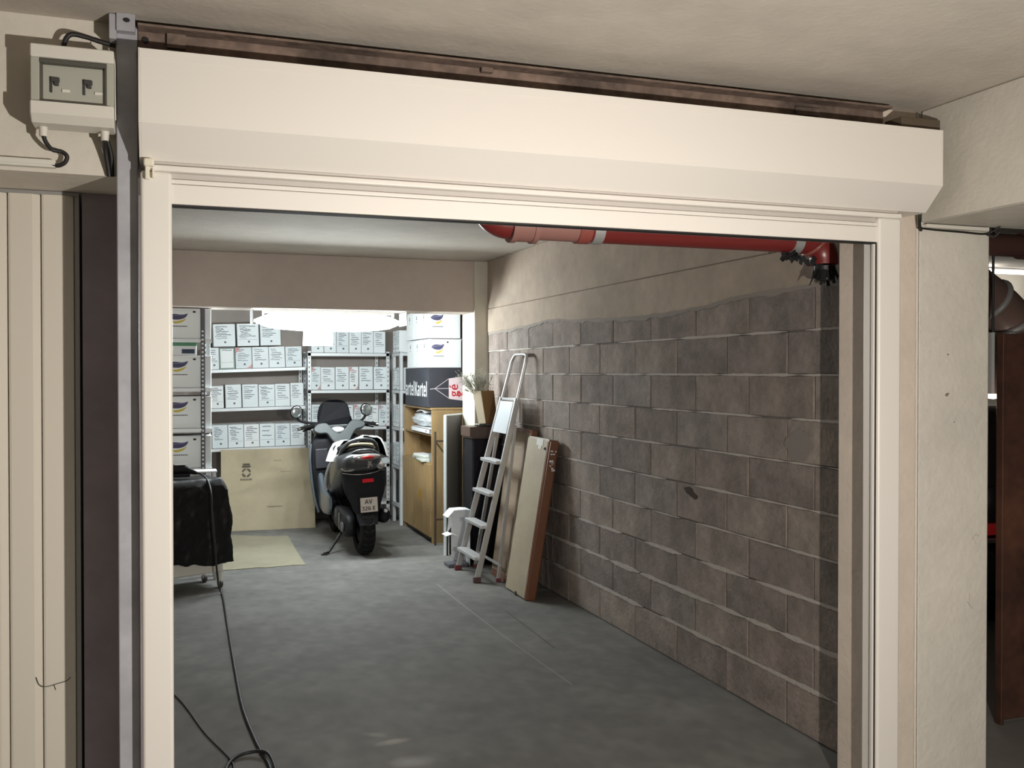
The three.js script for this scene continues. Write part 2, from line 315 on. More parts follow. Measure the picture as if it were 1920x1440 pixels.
// ---------------------------------------------------------------- roller shutter and its frame
{
  const t = thing('roller_shutter', 'white roller shutter box and door frame around the garage opening', 'roller shutter');
  const X0 = -.073, X1 = 2.622;
  const prism = (pts, x0, x1, b = .003) => { const g = extrude(pts, x1 - x0 - 2 * b, b, 2); g.applyMatrix4(new THREE.Matrix4().makeBasis(V3(0, 0, -1), V3(0, 1, 0), V3(1, 0, 0))); g.translate(x0 + b, 0, 0); return triUV(g); };
  obj('housing', prism([[2.803, 2.478], [2.803, 2.301], [2.886, 2.219], [2.995, 2.219], [2.995, 2.478]], X0 + .004, X1 - .004), M.shutter, t);
  obj('top_cover', prism([[2.8, 2.496], [2.8, 2.474], [2.806, 2.474], [2.806, 2.480], [2.995, 2.480], [2.995, 2.496]], X0 + .003, X1 - .003, .0012), M.shutter, t);
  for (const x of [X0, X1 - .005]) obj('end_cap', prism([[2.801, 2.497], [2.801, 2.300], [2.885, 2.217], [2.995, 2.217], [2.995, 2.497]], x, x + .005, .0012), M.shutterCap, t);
  const railShade = std([.52, .485, .45], .5); obj('soffit', bx(-.06, 2.507, 2.2, 2.221, 2.897, 2.99), railShade, t);  // darker tone paints in the shade under the shutter box
  obj('bottom_rail', bx(-.055, 2.507, 2.187, 2.2045, 2.874, 2.93, .005), M.shutter, t);
  obj('rail_recess', bx(.0, 2.42, 2.166, 2.19, 2.905, 2.94), railShade, t);
  obj('header_bead', bx(.005, 2.412, 2.157, 2.170, 2.889, 2.94, .003), M.shutter, t);
  obj('header', bx(.005, 2.412, 2.1, 2.1555, 2.887, 2.96, .003), M.shutter, t);
  obj('jamb', bx(-.071, .0115, .012, 2.188, 2.878, 2.965, .010), M.shutter, t);
  obj('jamb', bx(2.4075, 2.508, .012, 2.188, 2.878, 2.965, .010), M.shutter, t);
  obj('seal', bx(.012, 2.407, 2.096, 2.101, 2.892, 2.93), M.gasket, t);
  obj('seal', bx(2.4045, 2.408, .012, 2.097, 2.889, 2.90), M.gasket, t);
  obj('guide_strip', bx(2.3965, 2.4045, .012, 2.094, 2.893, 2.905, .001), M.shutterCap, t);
  for (const [a, b] of [[-.071, .0115], [2.4075, 2.508]]) obj('fixing_foot', bx(a, b, 0, .014, 2.885, 2.96), M.gasket, t);
  const c = obj('corner_clip', [cbox(.028, .022, .03, .006, -.048, 2.206, -2.868), cbox(.012, .045, .012, .003, -.052, 2.183, -2.867), cbox(.006, .026, .01, .002, -.037, 2.178, -2.868)], std([.80, .76, .62], .35), t);
}
{
  const p = thing('steel_post', 'grey galvanised steel post with ceiling plate left of the shutter', 'post');
  obj('upright', bx(-.134, -.078, 0, 2.60, 2.945, 2.999, .004), M.galv, p);
  obj('ceiling_plate', [bx(-.131, -.083, 2.572, 2.62, 2.905, 2.912, .001), bx(-.15, -.131, 2.55, 2.618, 2.912, 2.99, .001), bx(-.131, -.083, 2.575, 2.6, 2.91, 2.95, .001)], M.galv, p);
  const h = new THREE.CylinderGeometry(.006, .006, .003, 14); h.rotateX(Math.PI / 2); h.scale(1.5, 1, 1); h.translate(-.105, 2.602, -2.9045); obj('bolt_hole', h, M.black, p);
  const a = thing('steel_angle', 'rusty steel angle between shutter box and ceiling', 'steel angle');
  obj('web', bx(-.076, 2.485, 2.502, 2.594, 2.952, 2.962), M.rust, a);
  obj('flange', bx(-.076, 2.485, 2.590, 2.597, 2.90, 2.952), M.rust, a);
  obj('lower_flange', bx(-.076, 2.485, 2.502, 2.535, 2.925, 2.952, .003), M.rust, a);
  for (const w of [[.0, .05, 2.55, 2.59, 2.94, 2.955], [.93, .97, 2.575, 2.6, 2.935, 2.955, .003], [2.1, 2.2, 2.545, 2.575, 2.94, 2.955, .003]]) obj('weld_tab', bx(...w), M.rust, a);
  obj('bolt_hole', (() => { const g = new THREE.CylinderGeometry(.009, .009, .004, 12); g.rotateX(Math.PI / 2); g.translate(-.057, 2.566, -2.949); return g; })(), M.black, a);
  single('wooden_packer', 'brown wooden packer on the right end of the shutter box', 'wood block', bx(2.49, 2.665, 2.497, 2.553, 2.86, 2.95, .004), std([.10, .075, .05], .9));
}

// ---------------------------------------------------------------- socket box, cables and trunking on the left
{
  const b = thing('socket_box', 'cream surface box with two grey sockets above the beige door', 'electrical box');
  const x0 = -.342, x1 = -.136;
  obj('back_box', bx(x0 + .004, x1 - .004, 2.318, 2.496, 2.90, 2.999, .006), M.plasticWhite, b);
  obj('upper_cover', bx(x0, x1, 2.468, 2.503, 2.868, 2.96, .004), M.plasticWhite, b);
  obj('side_cover', bx(x0, x0 + .022, 2.345, 2.469, 2.874, 2.95, .003), M.plasticGrey, b);
  obj('side_cover', bx(x1 - .02, x1, 2.345, 2.469, 2.874, 2.95, .003), M.plasticGrey, b);
  obj('window_frame', [bx(x0 + .022, x1 - .018, 2.455, 2.466, 2.872, 2.95, .002), bx(x0 + .022, x1 - .018, 2.346, 2.357, 2.872, 2.95, .002), bx(x0 + .022, x0 + .028, 2.357, 2.455, 2.878, 2.95), bx(x1 - .024, x1 - .018, 2.357, 2.455, 2.878, 2.95)], std([.09, .085, .07], .5), b);
  const pl = obj('socket_plate', bx(x0 + .028, x1 - .024, 2.357, 2.455, 2.889, 2.91, .002), M.plasticGrey, b);
  for (const cx of [-.291, -.21]) {
    const s = obj('switch', [cbox(.022, .012, .012, .002, cx + .008, 2.415, -2.886), cbox(.006, .042, .006, .001, cx - .002, 2.402, -2.888), cbox(.012, .012, .01, .003, cx + .011, 2.405, -2.886)], M.darkGrey, b);
    obj('indicator', cbox(.02, .009, .006, .002, cx + .034, 2.388, -2.888), M.plasticWhite, s);
  }
  const lidPts = [[2.862, 2.346], [2.862, 2.318], [2.885, 2.300], [2.96, 2.300], [2.96, 2.346]];
  const lg = extrude(lidPts, x1 - x0 - .006, .003, 1); lg.applyMatrix4(new THREE.Matrix4().makeBasis(V3(0, 0, -1), V3(0, 1, 0), V3(1, 0, 0))); lg.translate(x0 + .003, 0, 0);
  obj('lower_cover', triUV(lg), M.plasticWhite, b);
  for (const x of [-.318, -.163]) { const g = new THREE.CylinderGeometry(.012, .010, .03, 12); g.translate(x, 2.287, -2.935); obj('cable_gland', g, M.plasticWhite, b); }
  single('supply_cable', 'black cable curling from socket box down to the white trunking', 'cable', tube([[-.318, 2.275, -2.935], [-.312, 2.258, -2.945], [-.298, 2.243, -2.96], [-.275, 2.240, -2.965], [-.262, 2.228, -2.965], [-.268, 2.212, -2.97], [-.285, 2.203, -2.975], [-.30, 2.205, -2.977]], .006, 40, 8), M.cable);
  single('looped_cable', 'black cable looping from top of socket box to the steel post', 'cable', tube([[-.268, 2.497, -2.95], [-.266, 2.535, -2.95], [-.25, 2.560, -2.95], [-.215, 2.560, -2.955], [-.175, 2.552, -2.96], [-.136, 2.547, -2.965]], .007, 40, 8), M.cable);
  single('hanging_cable', 'dark cables dropping from socket box along the steel post', 'cable', [tube([[-.163, 2.275, -2.935], [-.163, 2.25, -2.96], [-.157, 2.2, -2.985], [-.155, 2.185, -2.99]], .007, 20, 8), tube([[-.158, 2.28, -2.95], [-.149, 2.24, -2.97], [-.147, 2.185, -2.99]], .006, 20, 8)], M.cable);
  single('thin_wire', 'thin pale wire hanging down the edge of steel post', 'wire', tube([[-.151, 2.518, -2.9], [-.145, 2.50, -2.888], [-.135, 2.478, -2.888], [-.134, 2.40, -2.888], [-.133, 2.32, -2.888]], .0016, 24, 5), M.plasticWhite);
  const tr = thing('cable_trunking', 'white plastic trunking at the lower edge of left wall', 'trunking');
  obj('channel', bx(-1.4, -.292, 2.197, 2.218, 2.972, 2.999, .002), M.plasticWhite, tr);
  obj('lid', bx(-1.4, -.293, 2.203, 2.217, 2.968, 2.973, .001), M.plasticWhite, tr);
  // right side: cable on the pillar
  const t2 = thing('cable_trunking', 'short white trunking along the top of the right pillar', 'trunking');
  obj('channel', bx(2.70, 3.0, 2.178, 2.192, 2.962, 2.991, .002), M.plasticWhite, t2);
  single('motor_cable', 'dark cable from shutter box running under the right trunking', 'cable', [tube([[2.645, 2.222, -2.94], [2.648, 2.205, -2.945], [2.662, 2.182, -2.96], [2.682, 2.168, -2.975]], .006, 20, 8), tube([[2.668, 2.176, -2.975], [2.76, 2.172, -2.975], [2.88, 2.170, -2.977], [2.99, 2.168, -2.977], [3.02, 2.18, -2.96], [3.035, 2.2, -2.94]], .0038, 40, 6), tube([[3.0, 2.168, -2.975], [3.025, 2.158, -2.965], [3.04, 2.175, -2.95]], .005, 16, 6)], M.cable);
}

// ---------------------------------------------------------------- red drain pipe under the garage ceiling
{
  const p = thing('drain_pipe', 'red plastic drain pipe with steel clamps under the garage ceiling', 'pipe');
  const D = 3.46, Yc = 2.186, R = .056;
  const cyl = (x0, x1, r, mat, name, parent = p) => { const g = new THREE.CylinderGeometry(r, r, x1 - x0, 28); g.rotateZ(Math.PI / 2); g.translate((x0 + x1) / 2, Yc, -D); return obj(name, g, mat, parent); };
  cyl(1.52, 2.47, R, M.redPipe, 'main_pipe');
  cyl(1.27, 1.49, R * .98, M.pinkPipe, 'pale_pipe');
  cyl(1.475, 1.525, R * 1.1, std([.30, .075, .06], .45), 'coupling');
  for (const [x0, x1] of [[1.205, 1.225], [1.29, 1.31]]) cyl(x0, x1, R * 1.25, M.pinkPipe, 'socket_bead');
  cyl(1.21, 1.305, R * 1.15, M.pinkPipe, 'socket');
  const el = []; for (let i = 0; i <= 10; i++) { const a = i / 10 * Math.PI / 2; el.push([1.205 - .1 * Math.sin(a), Yc + .1 - .1 * Math.cos(a), -D]); } el.push([1.105, 2.4, -D], [1.105, 2.615, -D]);
  obj('elbow', tube(el, R * 1.02, 40, 24), M.redPipe, p);
  for (const x of [1.535, 2.437]) { const c = cyl(x, x + .042, R * 1.09, M.steel, 'clamp'); obj('hanger', rod([x + .02, Yc + .05, -D], [x + .02, 2.62, -D], .005), M.steel, c); }
  const e2 = []; for (let i = 0; i <= 10; i++) { const a = i / 10 * Math.PI / 2; e2.push([2.53 + .08 * Math.sin(a), Yc - .08 + .08 * Math.cos(a), -D]); } e2.unshift([2.47, Yc, -D]); e2.push([2.61, 2.085, -D]);
  obj('elbow', tube(e2, R * 1.06, 40, 24), M.redPipe, p);
  { const g = new THREE.TorusGeometry(R * 1.12, .008, 8, 28); g.rotateY(Math.PI / 2); g.rotateZ(-.75); g.translate(2.565, Yc - .015, -D); obj('socket_bead', g, std([.28, .09, .07], .25), p); }
  { const g = new THREE.CylinderGeometry(R * .8, R * .72, .06, 20); g.translate(2.615, 2.05, -D); obj('spigot', g, M.black, p); }
  const rag = []; for (let i = 0; i < 26; i++) { const a = i / 26 * 6.283, y = 2.035 + rr(-.01, .02), x = 2.615 + Math.cos(a) * R * .75, z = -D + Math.sin(a) * R * .75; rag.push(bar([x, y + .02, z], [x + Math.cos(a) * rr(.004, .022), y - rr(.005, .03), z + Math.sin(a) * .012], .014, .003, V3(-Math.sin(a), 0, Math.cos(a)))); }
  for (let i = 0; i < 18; i++) { const x = rr(2.41, 2.6), t = (x - 2.41) / .19; rag.push(bar([x, 2.135 - .04 * t, -D + rr(-.04, .05)], [x + rr(-.01, .01), 2.118 - .05 * t - rr(0, .012), -D + rr(-.04, .05)], .02, .003)); }
  obj('ragged_strips', rag, std([.005, .005, .005], .8), p);  // ragged black strips around the pipe end
}

// ---------------------------------------------------------------- fluorescent lamp under the rear beam
{
  const l = thing('fluorescent_lamp', 'glowing fluorescent lamp hanging under the rear beam', 'lamp', [1.31, 0, 8.47]);
  obj('housing', cbox(1.10, .03, .09, .004, 0, 2.15, 0), M.white, l);
  const rings = []; for (let i = 0; i <= 12; i++) { const t = i / 12 * 2 - 1, s = Math.pow(1 - Math.pow(Math.abs(t), 3), .6) * .92 + .08; rings.push(ring('xy', [0, 2.068, t * .63], .046 * s + .004, .078 * s + .004, 2.4, 24)); }
  const dg = loft(rings); dg.rotateY(Math.PI / 2);
  obj('glow_body', dg, std([.9, .9, .9], .5, { emissive: lin(...TUBE.color), emissiveIntensity: TUBE.glow }), l);  // swollen beyond a bare tube to imitate its glare bloom
  for (const s of [-1, 1]) obj('end_cap', cbox(.012, .05, .08, .004, s * .555, 2.138, 0), M.white, l);
  for (let i = 0; i < 5; i++) {
    for (const dz of [.11]) { const pl = new THREE.PointLight(lin(...TUBE.color), TUBE.power, 0, 2); pl.position.set(-.46 + .23 * i, 1.965, dz * 0); pl.castShadow = true; pl.shadow.radius = 2; l.add(pl); }
  }
  for (const sd of [-1, 1]) obj('added_baffle', bar([-.6, 2.05, sd * .095], [.6, 2.05, sd * .095], .004, .105, V3(0, 1, 0), .001).rotateX(0), M.white, l);  // added baffle that keeps the point lights off the ceiling
  for (const sd of [-1, 1]) obj('added_baffle_end', cbox(.006, .115, .29, .002, sd * .648, 2.1, 0), M.white, l);  // added end plate that shades the beam underside
  // pale sheet hanging from the lamp housing
  const sg = new THREE.PlaneGeometry(.25, .17, 10, 6); const sp = sg.attributes.position; for (let i = 0; i < sp.count; i++) sp.setZ(i, .008 * Math.sin(sp.getX(i) * 22) + .004 * Math.sin(sp.getY(i) * 30));
  const sh = loft([[]].length ? [0, .002].map(o => { const pts = []; const n = 10; for (let i = 0; i <= n; i++) pts.push(V3(-.13 + .26 * i / n, 1.865 + .004 * i / n, .008 * Math.sin(i * .7) + o)); for (let i = n; i >= 0; i--) pts.push(V3(-.12 + .24 * i / n, 2.10, .008 * Math.sin(i * .7 + .3) + o)); return pts; }) : []);
  sh.computeVertexNormals(); sh.translate(1.235, 0, -8.625);
  single('hanging_sheet', 'blank white sheet hanging just below the glowing lamp', 'sheet', sh, M.white);
}

// ---------------------------------------------------------------- metal racks at the back
const RACKD = 10.6;
function perforated(x, d, y0, y1, t, mat, side = 1) { // upright of perforated angle with rows of slots
  const m = obj('upright', [bx(x, x + .038, y0, y1, d, d + .003), bx(side > 0 ? x : x + .035, side > 0 ? x + .003 : x + .038, y0, y1, d, d + .038)], mat, t);
  const s = []; for (let y = y0 + .04; y < y1 - .03; y += .05) { const g = new THREE.CapsuleGeometry(.0045, .016, 3, 8); g.scale(1, 1, .12); g.translate(x + .019, y, -d + .0006); s.push(g); }
  const sl = obj('slots', s, M.rackDark, m); sl.userData.kind = 'stuff'; return m;
}
function shelfBoard(t, x0, x1, y, d0, d1, roll = 0) {
  const g = merge([bx(x0, x1, y - .003, y, d0, d1), bx(x0, x1, y - .034, y, d0, d0 + .003), bx(x0, x1, y - .034, y, d1 - .003, d1), bx(x0, x0 + .003, y - .034, y, d0, d1), bx(x1 - .003, x1, y - .034, y, d0, d1)]);
  if (roll) { g.translate(-x0, -y, 0); g.rotateZ(roll); g.translate(x0, y, 0); }
  return obj('shelf', g, M.rackGrey, t);
}
const LEFTROLL = .022;
{
  const L = thing('metal_rack', 'grey metal rack of archive boxes above the leaning cardboard', 'shelving');
  perforated(.345, RACKD, 0, 2.15, L, M.rackGrey); perforated(.345, RACKD + .36, 0, 2.15, L, M.rackGrey);
  perforated(1.358, RACKD + .36, 0, 1.75, L, M.rackGrey, -1);
  for (const [y, d] of [[1.646, 0], [1.243, 0], [.826, 0], [.35, 0]]) shelfBoard(L, .384, 1.385, y + .014, RACKD, RACKD + .38, y > 1.5 ? LEFTROLL + .012 : y > 1 ? LEFTROLL : .016);
  obj('back_strip', [bx(.35, 1.395, 1.40, 1.47, RACKD + .39, RACKD + .393), bx(.35, 1.395, 1.02, 1.06, RACKD + .39, RACKD + .393)], M.rackGrey, L);
  const R = thing('metal_rack', 'grey metal rack of archive boxes behind the scooter', 'shelving');
  perforated(1.405, RACKD, 0, 1.86, R, M.rackGrey); perforated(2.262, RACKD, 0, 1.86, R, M.rackGrey, -1); perforated(1.405, RACKD + .36, 0, 1.86, R, M.rackGrey); perforated(2.21, RACKD + .36, 0, 1.86, R, M.rackGrey, -1);
  for (const y of [1.845, 1.445, 1.045, .63, .22]) shelfBoard(R, 1.41, 2.295, y, RACKD, RACKD + .38);
  const S = thing('metal_rack', 'grey metal rack along the right wall behind the bookcase', 'shelving');
  for (const d of [10.222, RACKD - .034]) { obj('upright', [bx(2.325, 2.328, 0, 1.86, d, d + .033), bx(2.325, 2.36, 0, 1.86, d, d + .003)], M.rackGrey, S); }
  for (const d of [10.222, RACKD - .034]) obj('upright', bx(2.64, 2.643, 0, 1.86, d, d + .036), M.rackGrey, S);
  for (const y of [1.845, 1.445, 1.045, .63, .22]) obj('shelf', [bx(2.322, 2.66, y - .003, y, 10.22, RACKD - .005), bx(2.322, 2.325, y - .034, y, 10.22, RACKD - .005), bx(2.322, 2.66, y - .034, y, 10.22, 10.223)], M.rackGrey, S);
  const C = thing('metal_rack', 'metal rack of white cartons at the left edge of the opening', 'shelving');
  const up = obj('upright', [bx(.252, .286, 0, 2.16, 8.42, 8.423), bx(.252, .255, 0, 2.16, 8.42, 8.46)], M.rackDark, C);
  const sl = []; for (let y = .1; y < 2.0; y += .034) sl.push(cbox(.015, .014, .001, .0004, .267, y, -8.4195)); obj('slots', sl, M.rackGrey, up).userData.kind = 'stuff';
  obj('upright', [bx(.34, .343, 0, 2.16, 8.81, 8.85), bx(.31, .343, 0, 2.16, 8.847, 8.85)], M.rackGrey, C);
  for (const x of [-.17]) obj('upright', [bx(x, x + .036, 0, 2.16, 8.42, 8.423), bx(x, x + .036, 0, 2.16, 8.847, 8.85)], M.rackGrey, C);
  for (const y of [1.908, 1.505, 1.172, .845, .45]) { const b = obj('shelf', [bx(-.17, .34, y - .003, y, 8.43, 8.84), bx(-.17, .34, y - .03, y, 8.425, 8.429), bx(.337, .34, y - .03, y, 8.43, 8.84)], M.rackGrey, C); const bo = new THREE.SphereGeometry(.007, 8, 6); bo.translate(.25, y - .012, -8.418); obj('bolt', bo, M.chrome, b); }
}

// ---------------------------------------------------------------- archive boxes
function spineTex(kind, s) {
  seed = 1000 + s * 77;
  return canvasTex(96, 132, (g, w, h) => {
    g.fillStyle = ['#dfe6e8', '#dde5e7', '#e4e8e8', '#d6dfe2'][s % 4]; g.fillRect(0, 0, w, h);
    if (kind === 'red') { g.fillStyle = '#c98f8c'; g.beginPath(); g.moveTo(0, 0); g.lineTo(34, 0); g.quadraticCurveTo(4, 12, 0, 52); g.fill(); g.beginPath(); g.moveTo(w, h); g.lineTo(w, h - 34); g.quadraticCurveTo(w - 4, h - 8, w - 36, h); g.fill(); }
    if (kind === 'green') { g.strokeStyle = '#3f6b52'; g.lineWidth = 7; g.strokeRect(1, 1, w - 2, h - 2); }
    const n = kind === 'green' ? 1 : 3 + Math.floor(rnd() * 6); g.lineWidth = 3.2;
    for (let i = 0; i < n; i++) {
      const y = 12 + i * (h * .62) / n + rr(-1, 1), x0 = rr(8, 18), x1 = rr(40, 88);
      g.strokeStyle = kind === 'red' && i === 1 ? '#a04a48' : `rgba(${40 + i * 4},${46 + i * 4},${58 + i * 4},${rr(.55, .95)})`;
      g.beginPath(); g.moveTo(x0, y); for (let x = x0; x < x1; x += 4) g.lineTo(x, y + rr(-2.4, 2.4) + (x - x0) * .02); g.stroke();
    }
    if (rnd() < .5) { g.strokeStyle = 'rgba(60,66,76,.5)'; g.lineWidth = 1.5; g.beginPath(); g.moveTo(6, h * .7); g.lineTo(w - 6, h * .7 + rr(-3, 5)); g.stroke(); }
  });
}
const spines = []; for (let i = 0; i < 14; i++) spines.push(std(0xffffff, .85, { map: spineTex(i === 3 || i === 10 ? 'red' : i === 6 ? 'green' : 'plain', i) }));
seed = 4242;
const ORD = ['first', 'second', 'third', 'fourth', 'fifth', 'sixth', 'seventh'];
const boxGeo = {};
function archiveBox(w, h, t, si, [x, y, d], label, group, { roll = 0, turn = 0, hole = true } = {}) {
  const o = thing('archive_box', label, 'archive box', [x, y, d], turn, group); o.rotation.z = roll;
  const k = [w, h, t].join();
  const G = boxGeo[k] ??= [cbox(w, h, t, .003, 0, h / 2, -t / 2), (() => { const g = new THREE.PlaneGeometry(w - .007, h - .007); g.translate(0, h / 2, .0006); return g; })(), (() => { const g = new THREE.CylinderGeometry(.011, .011, .002, 14); g.rotateX(Math.PI / 2); g.translate(.008, .045, .0012); return g; })()];
  obj('carton', G[0], M.boxWhite, o); obj('printed_spine', G[1], spines[si % spines.length], o);
  if (hole) obj('finger_hole', G[2], M.rackDark, o);
  return o;
}
// left rack rows: [x left, x right] as seen, top edge varies
function rowOf(list, y, d, h, unit, shelf, rollOf, group, spineSet) {
  list.forEach(([a, b], i) => {
    const x = (a + b) / 2, yy = typeof y === 'function' ? y(a) : y;
    archiveBox(b - a, h + rr(-.006, .006), .30, spineSet[i % spineSet.length], [x + 0, typeof y === 'function' ? y(x) : y, d + rr(0, .012)], `white archive box with handwritten spine, ${ORD[i]} from left ${shelf} of ${unit}`, group, { roll: rollOf + rr(-.006, .006), hole: rnd() < .75 });
  });
}
const span = (x0, x1, n, gap = .005) => Array.from({ length: n }, (_, i) => [x0 + (x1 - x0) * i / n + gap / 2, x0 + (x1 - x0) * (i + 1) / n - gap / 2]);
{
  const yl = (y0, r) => x => y0 + .016 + (x - .42) * r;
  rowOf([[.39, .50], [.506, .66], [.668, .832], [.838, 1.005], [1.01, 1.175], [1.18, 1.35]], yl(1.646, .036), RACKD + .005, .222, 'the left rack', 'on top shelf', .034, 'archive boxes on the left rack', [0, 6, 3, 1, 4, 7]);
  [[.445, .665], [.685, .905], [.92, 1.13]].forEach(([a, b], i) => archiveBox(b - a, .235, .28, [8, 12, 5][i], [(a + b) / 2, 1.646 + .016 + .232 + ((a + b) / 2 - .42) * .036 + .004, RACKD + .02], `wide white archive box lying above top shelf of left rack, ${ORD[i]} from left`, 'archive boxes on the left rack', { roll: .03 }));
  rowOf([[.41, .545], [.565, .725], [.735, .895], [.90, 1.065], [1.07, 1.225], [1.23, 1.365]], yl(1.243, .022), RACKD + .005, .238, 'the left rack', 'on middle shelf', .022, 'archive boxes on the left rack', [2, 4, 5, 9, 0, 8]);
  rowOf([[.43, .585], [.59, .745], [.75, .905], [.91, 1.065], [1.07, 1.225], [1.23, 1.375]], yl(.826, .016), RACKD + .005, .236, 'the left rack', 'on bottom shelf', .016, 'archive boxes on the left rack', [11, 9, 2, 13, 7, 8]);
  rowOf(span(1.446, 2.258, 6), 1.846, RACKD + .005, .235, 'the rear rack', 'on top shelf', 0, 'archive boxes on the rear rack', [12, 1, 7, 4, 5, 0]);
  rowOf([[1.445, 1.545], [1.55, 1.70], [1.705, 1.85], [1.855, 1.955], [1.965, 2.115], [2.125, 2.275]], 1.447, RACKD + .005, .245, 'the rear rack', 'on second shelf', 0, 'archive boxes on the rear rack', [3, 0, 4, 10, 1, 8]);
  rowOf([[1.45, 1.60], [1.61, 1.75], [1.755, 1.90], [1.905, 2.03], [2.035, 2.175], [2.18, 2.275]], 1.047, RACKD + .005, .235, 'the rear rack', 'on third shelf', 0, 'archive boxes on the rear rack', [5, 9, 12, 10, 2, 3]);
  rowOf(span(1.80, 2.27, 3), .632, RACKD + .005, .24, 'the rear rack', 'on fourth shelf', 0, 'archive boxes on the rear rack', [4, 7, 1]);
  [[1.846, 'top', 4], [1.447, 'second', 3], [1.047, 'third', 3], [.632, 'fourth', 3]].forEach(([y, n, c], r) => { for (let i = 0; i < c; i++) { const w = .31 / c; archiveBox(w - .004, .238, .28, r * 3 + i + 2, [2.328, y, RACKD - .036 - w * (i + .5)], `narrow white archive box, ${ORD[i]} from the corner on ${n} shelf of side rack`, 'archive boxes on the side rack', { turn: -Math.PI / 2 }); } });
  single('black_folder', 'dark folder standing on bottom shelf of the side rack', 'folder', bx(2.34, 2.60, .222, .46, 10.40, 10.46, .004), M.black);
  single('grey_folder', 'grey folder leaning on bottom shelf of the side rack', 'folder', (() => { const g = cbox(.25, .25, .02, .003, 2.47, .348, -10.345); return g; })(), M.rackGrey);
}

// ---------------------------------------------------------------- white cartons with leaf print
function leafTex(shift = 0) {
  return canvasTex(256, 200, (g, w, h) => {
    g.fillStyle = '#e6ebea'; g.fillRect(0, 0, w, h); g.translate(shift, 0);
    g.fillStyle = '#4c4a66'; g.beginPath(); g.moveTo(20, 48); g.quadraticCurveTo(40, 20, 84, 30); g.quadraticCurveTo(104, 34, 122, 22); g.quadraticCurveTo(118, 60, 84, 68); g.quadraticCurveTo(40, 72, 20, 48); g.fill();
    g.strokeStyle = '#8d8ba6'; g.lineWidth = 3; g.beginPath(); g.moveTo(30, 48); g.quadraticCurveTo(60, 38, 110, 36); g.stroke();
    g.fillStyle = '#c9b54e'; g.beginPath(); g.moveTo(50, 82); g.quadraticCurveTo(90, 84, 116, 56); g.quadraticCurveTo(104, 96, 66, 96); g.fill();
    g.fillStyle = '#4a4852'; g.fillRect(36, 112, 84, 7); g.fillStyle = '#e6ebea'; for (let i = 0; i < 9; i++) g.fillRect(42 + i * 9, 112, 2, 7);
    g.fillStyle = '#2f3034'; g.beginPath(); g.arc(150, 10, 7, 0, 7); g.fill();
  });
}
const leafMat = std(0xffffff, .8, { map: leafTex() }), leafMatWide = std(0xffffff, .8, { map: leafTex(36) });
const cartonSide = std(0xffffff, .8, { map: canvasTex(128, 128, (g, w, h) => { g.fillStyle = '#eaefef'; g.fillRect(0, 0, w, h); g.fillStyle = '#6d7078'; g.fillRect(56, 14, 14, 18); g.fillStyle = '#eaefef'; g.fillRect(60, 18, 6, 4); g.fillStyle = '#8a8d94'; g.fillRect(57, 42, 12, 5); g.fillStyle = '#b9bcc0'; g.fillRect(58, 112, 8, 6); }) });
function carton(w, h, t, [x, y, d], label, group, front = leafMat) {
  const o = thing('white_carton', label, 'carton', [x, y, d], 0, group);
  obj('carton', cbox(w, h, t, .004, 0, h / 2, -t / 2), M.boxWhite, o);
  obj('lid_edge', cbox(w + .004, .012, t + .004, .003, 0, h - .006, -t / 2), M.white, o);
  if (front) { const g = new THREE.PlaneGeometry(w - .01, h - .022); g.translate(0, h / 2 - .006, .0008); obj('printed_face', g, front, o); }
  const g2 = new THREE.PlaneGeometry(t - .01, h - .022); g2.rotateY(-Math.PI / 2); g2.translate(-w / 2 - .0008, h / 2 - .006, -t / 2); obj('printed_end', g2, cartonSide, o);
  return o;
}
{
  for (const [y, row] of [[1.679, 'lower'], [1.962, 'upper']]) for (let i = 0; i < 3; i++)
    carton(.33, .276, .285, [2.52 + (row === 'upper' ? -.008 : 0), y, 9.12 + .293 * i], i ? `white carton in ${row} tier on black box, ${i === 1 ? 'behind the front carton' : 'farthest back'}` : `white carton with leaf print at the front of ${row} tier on black box`, 'white cartons stacked on the black box', i === 0 ? leafMat : null);
  const L = [[1.911, 'top shelf'], [1.508, 'second shelf'], [1.175, 'third shelf'], [.848, 'fourth shelf']];
  L.forEach(([y, s], i) => carton(.475, i === 0 ? .248 : .262, .34, [.098, y, 8.464], `large white carton with leaf print on ${s} of the left edge rack`, 'white cartons on the left edge rack', leafMatWide));
  const g = thing('green_striped_box', 'flat white box with green top stripe on carton at left edge', 'box', [.07, 1.772, 8.465]);
  obj('box', cbox(.30, .112, .3, .003, 0, .056, -.15), M.boxWhite, g);
  obj('green_stripe', cbox(.302, .034, .302, .003, 0, .094, -.15), M.boxGreen, g);
  obj('label', bx(.035, .135, .016, .052, -.002, .0), std(0xffffff, .6, { map: canvasTex(64, 24, (c, w, h) => { c.fillStyle = '#2c3a52'; c.fillRect(0, 0, w, h); c.fillStyle = '#c8d2da'; c.font = 'bold 15px sans-serif'; c.fillText('Domus', 6, 17); }) }), g);
}
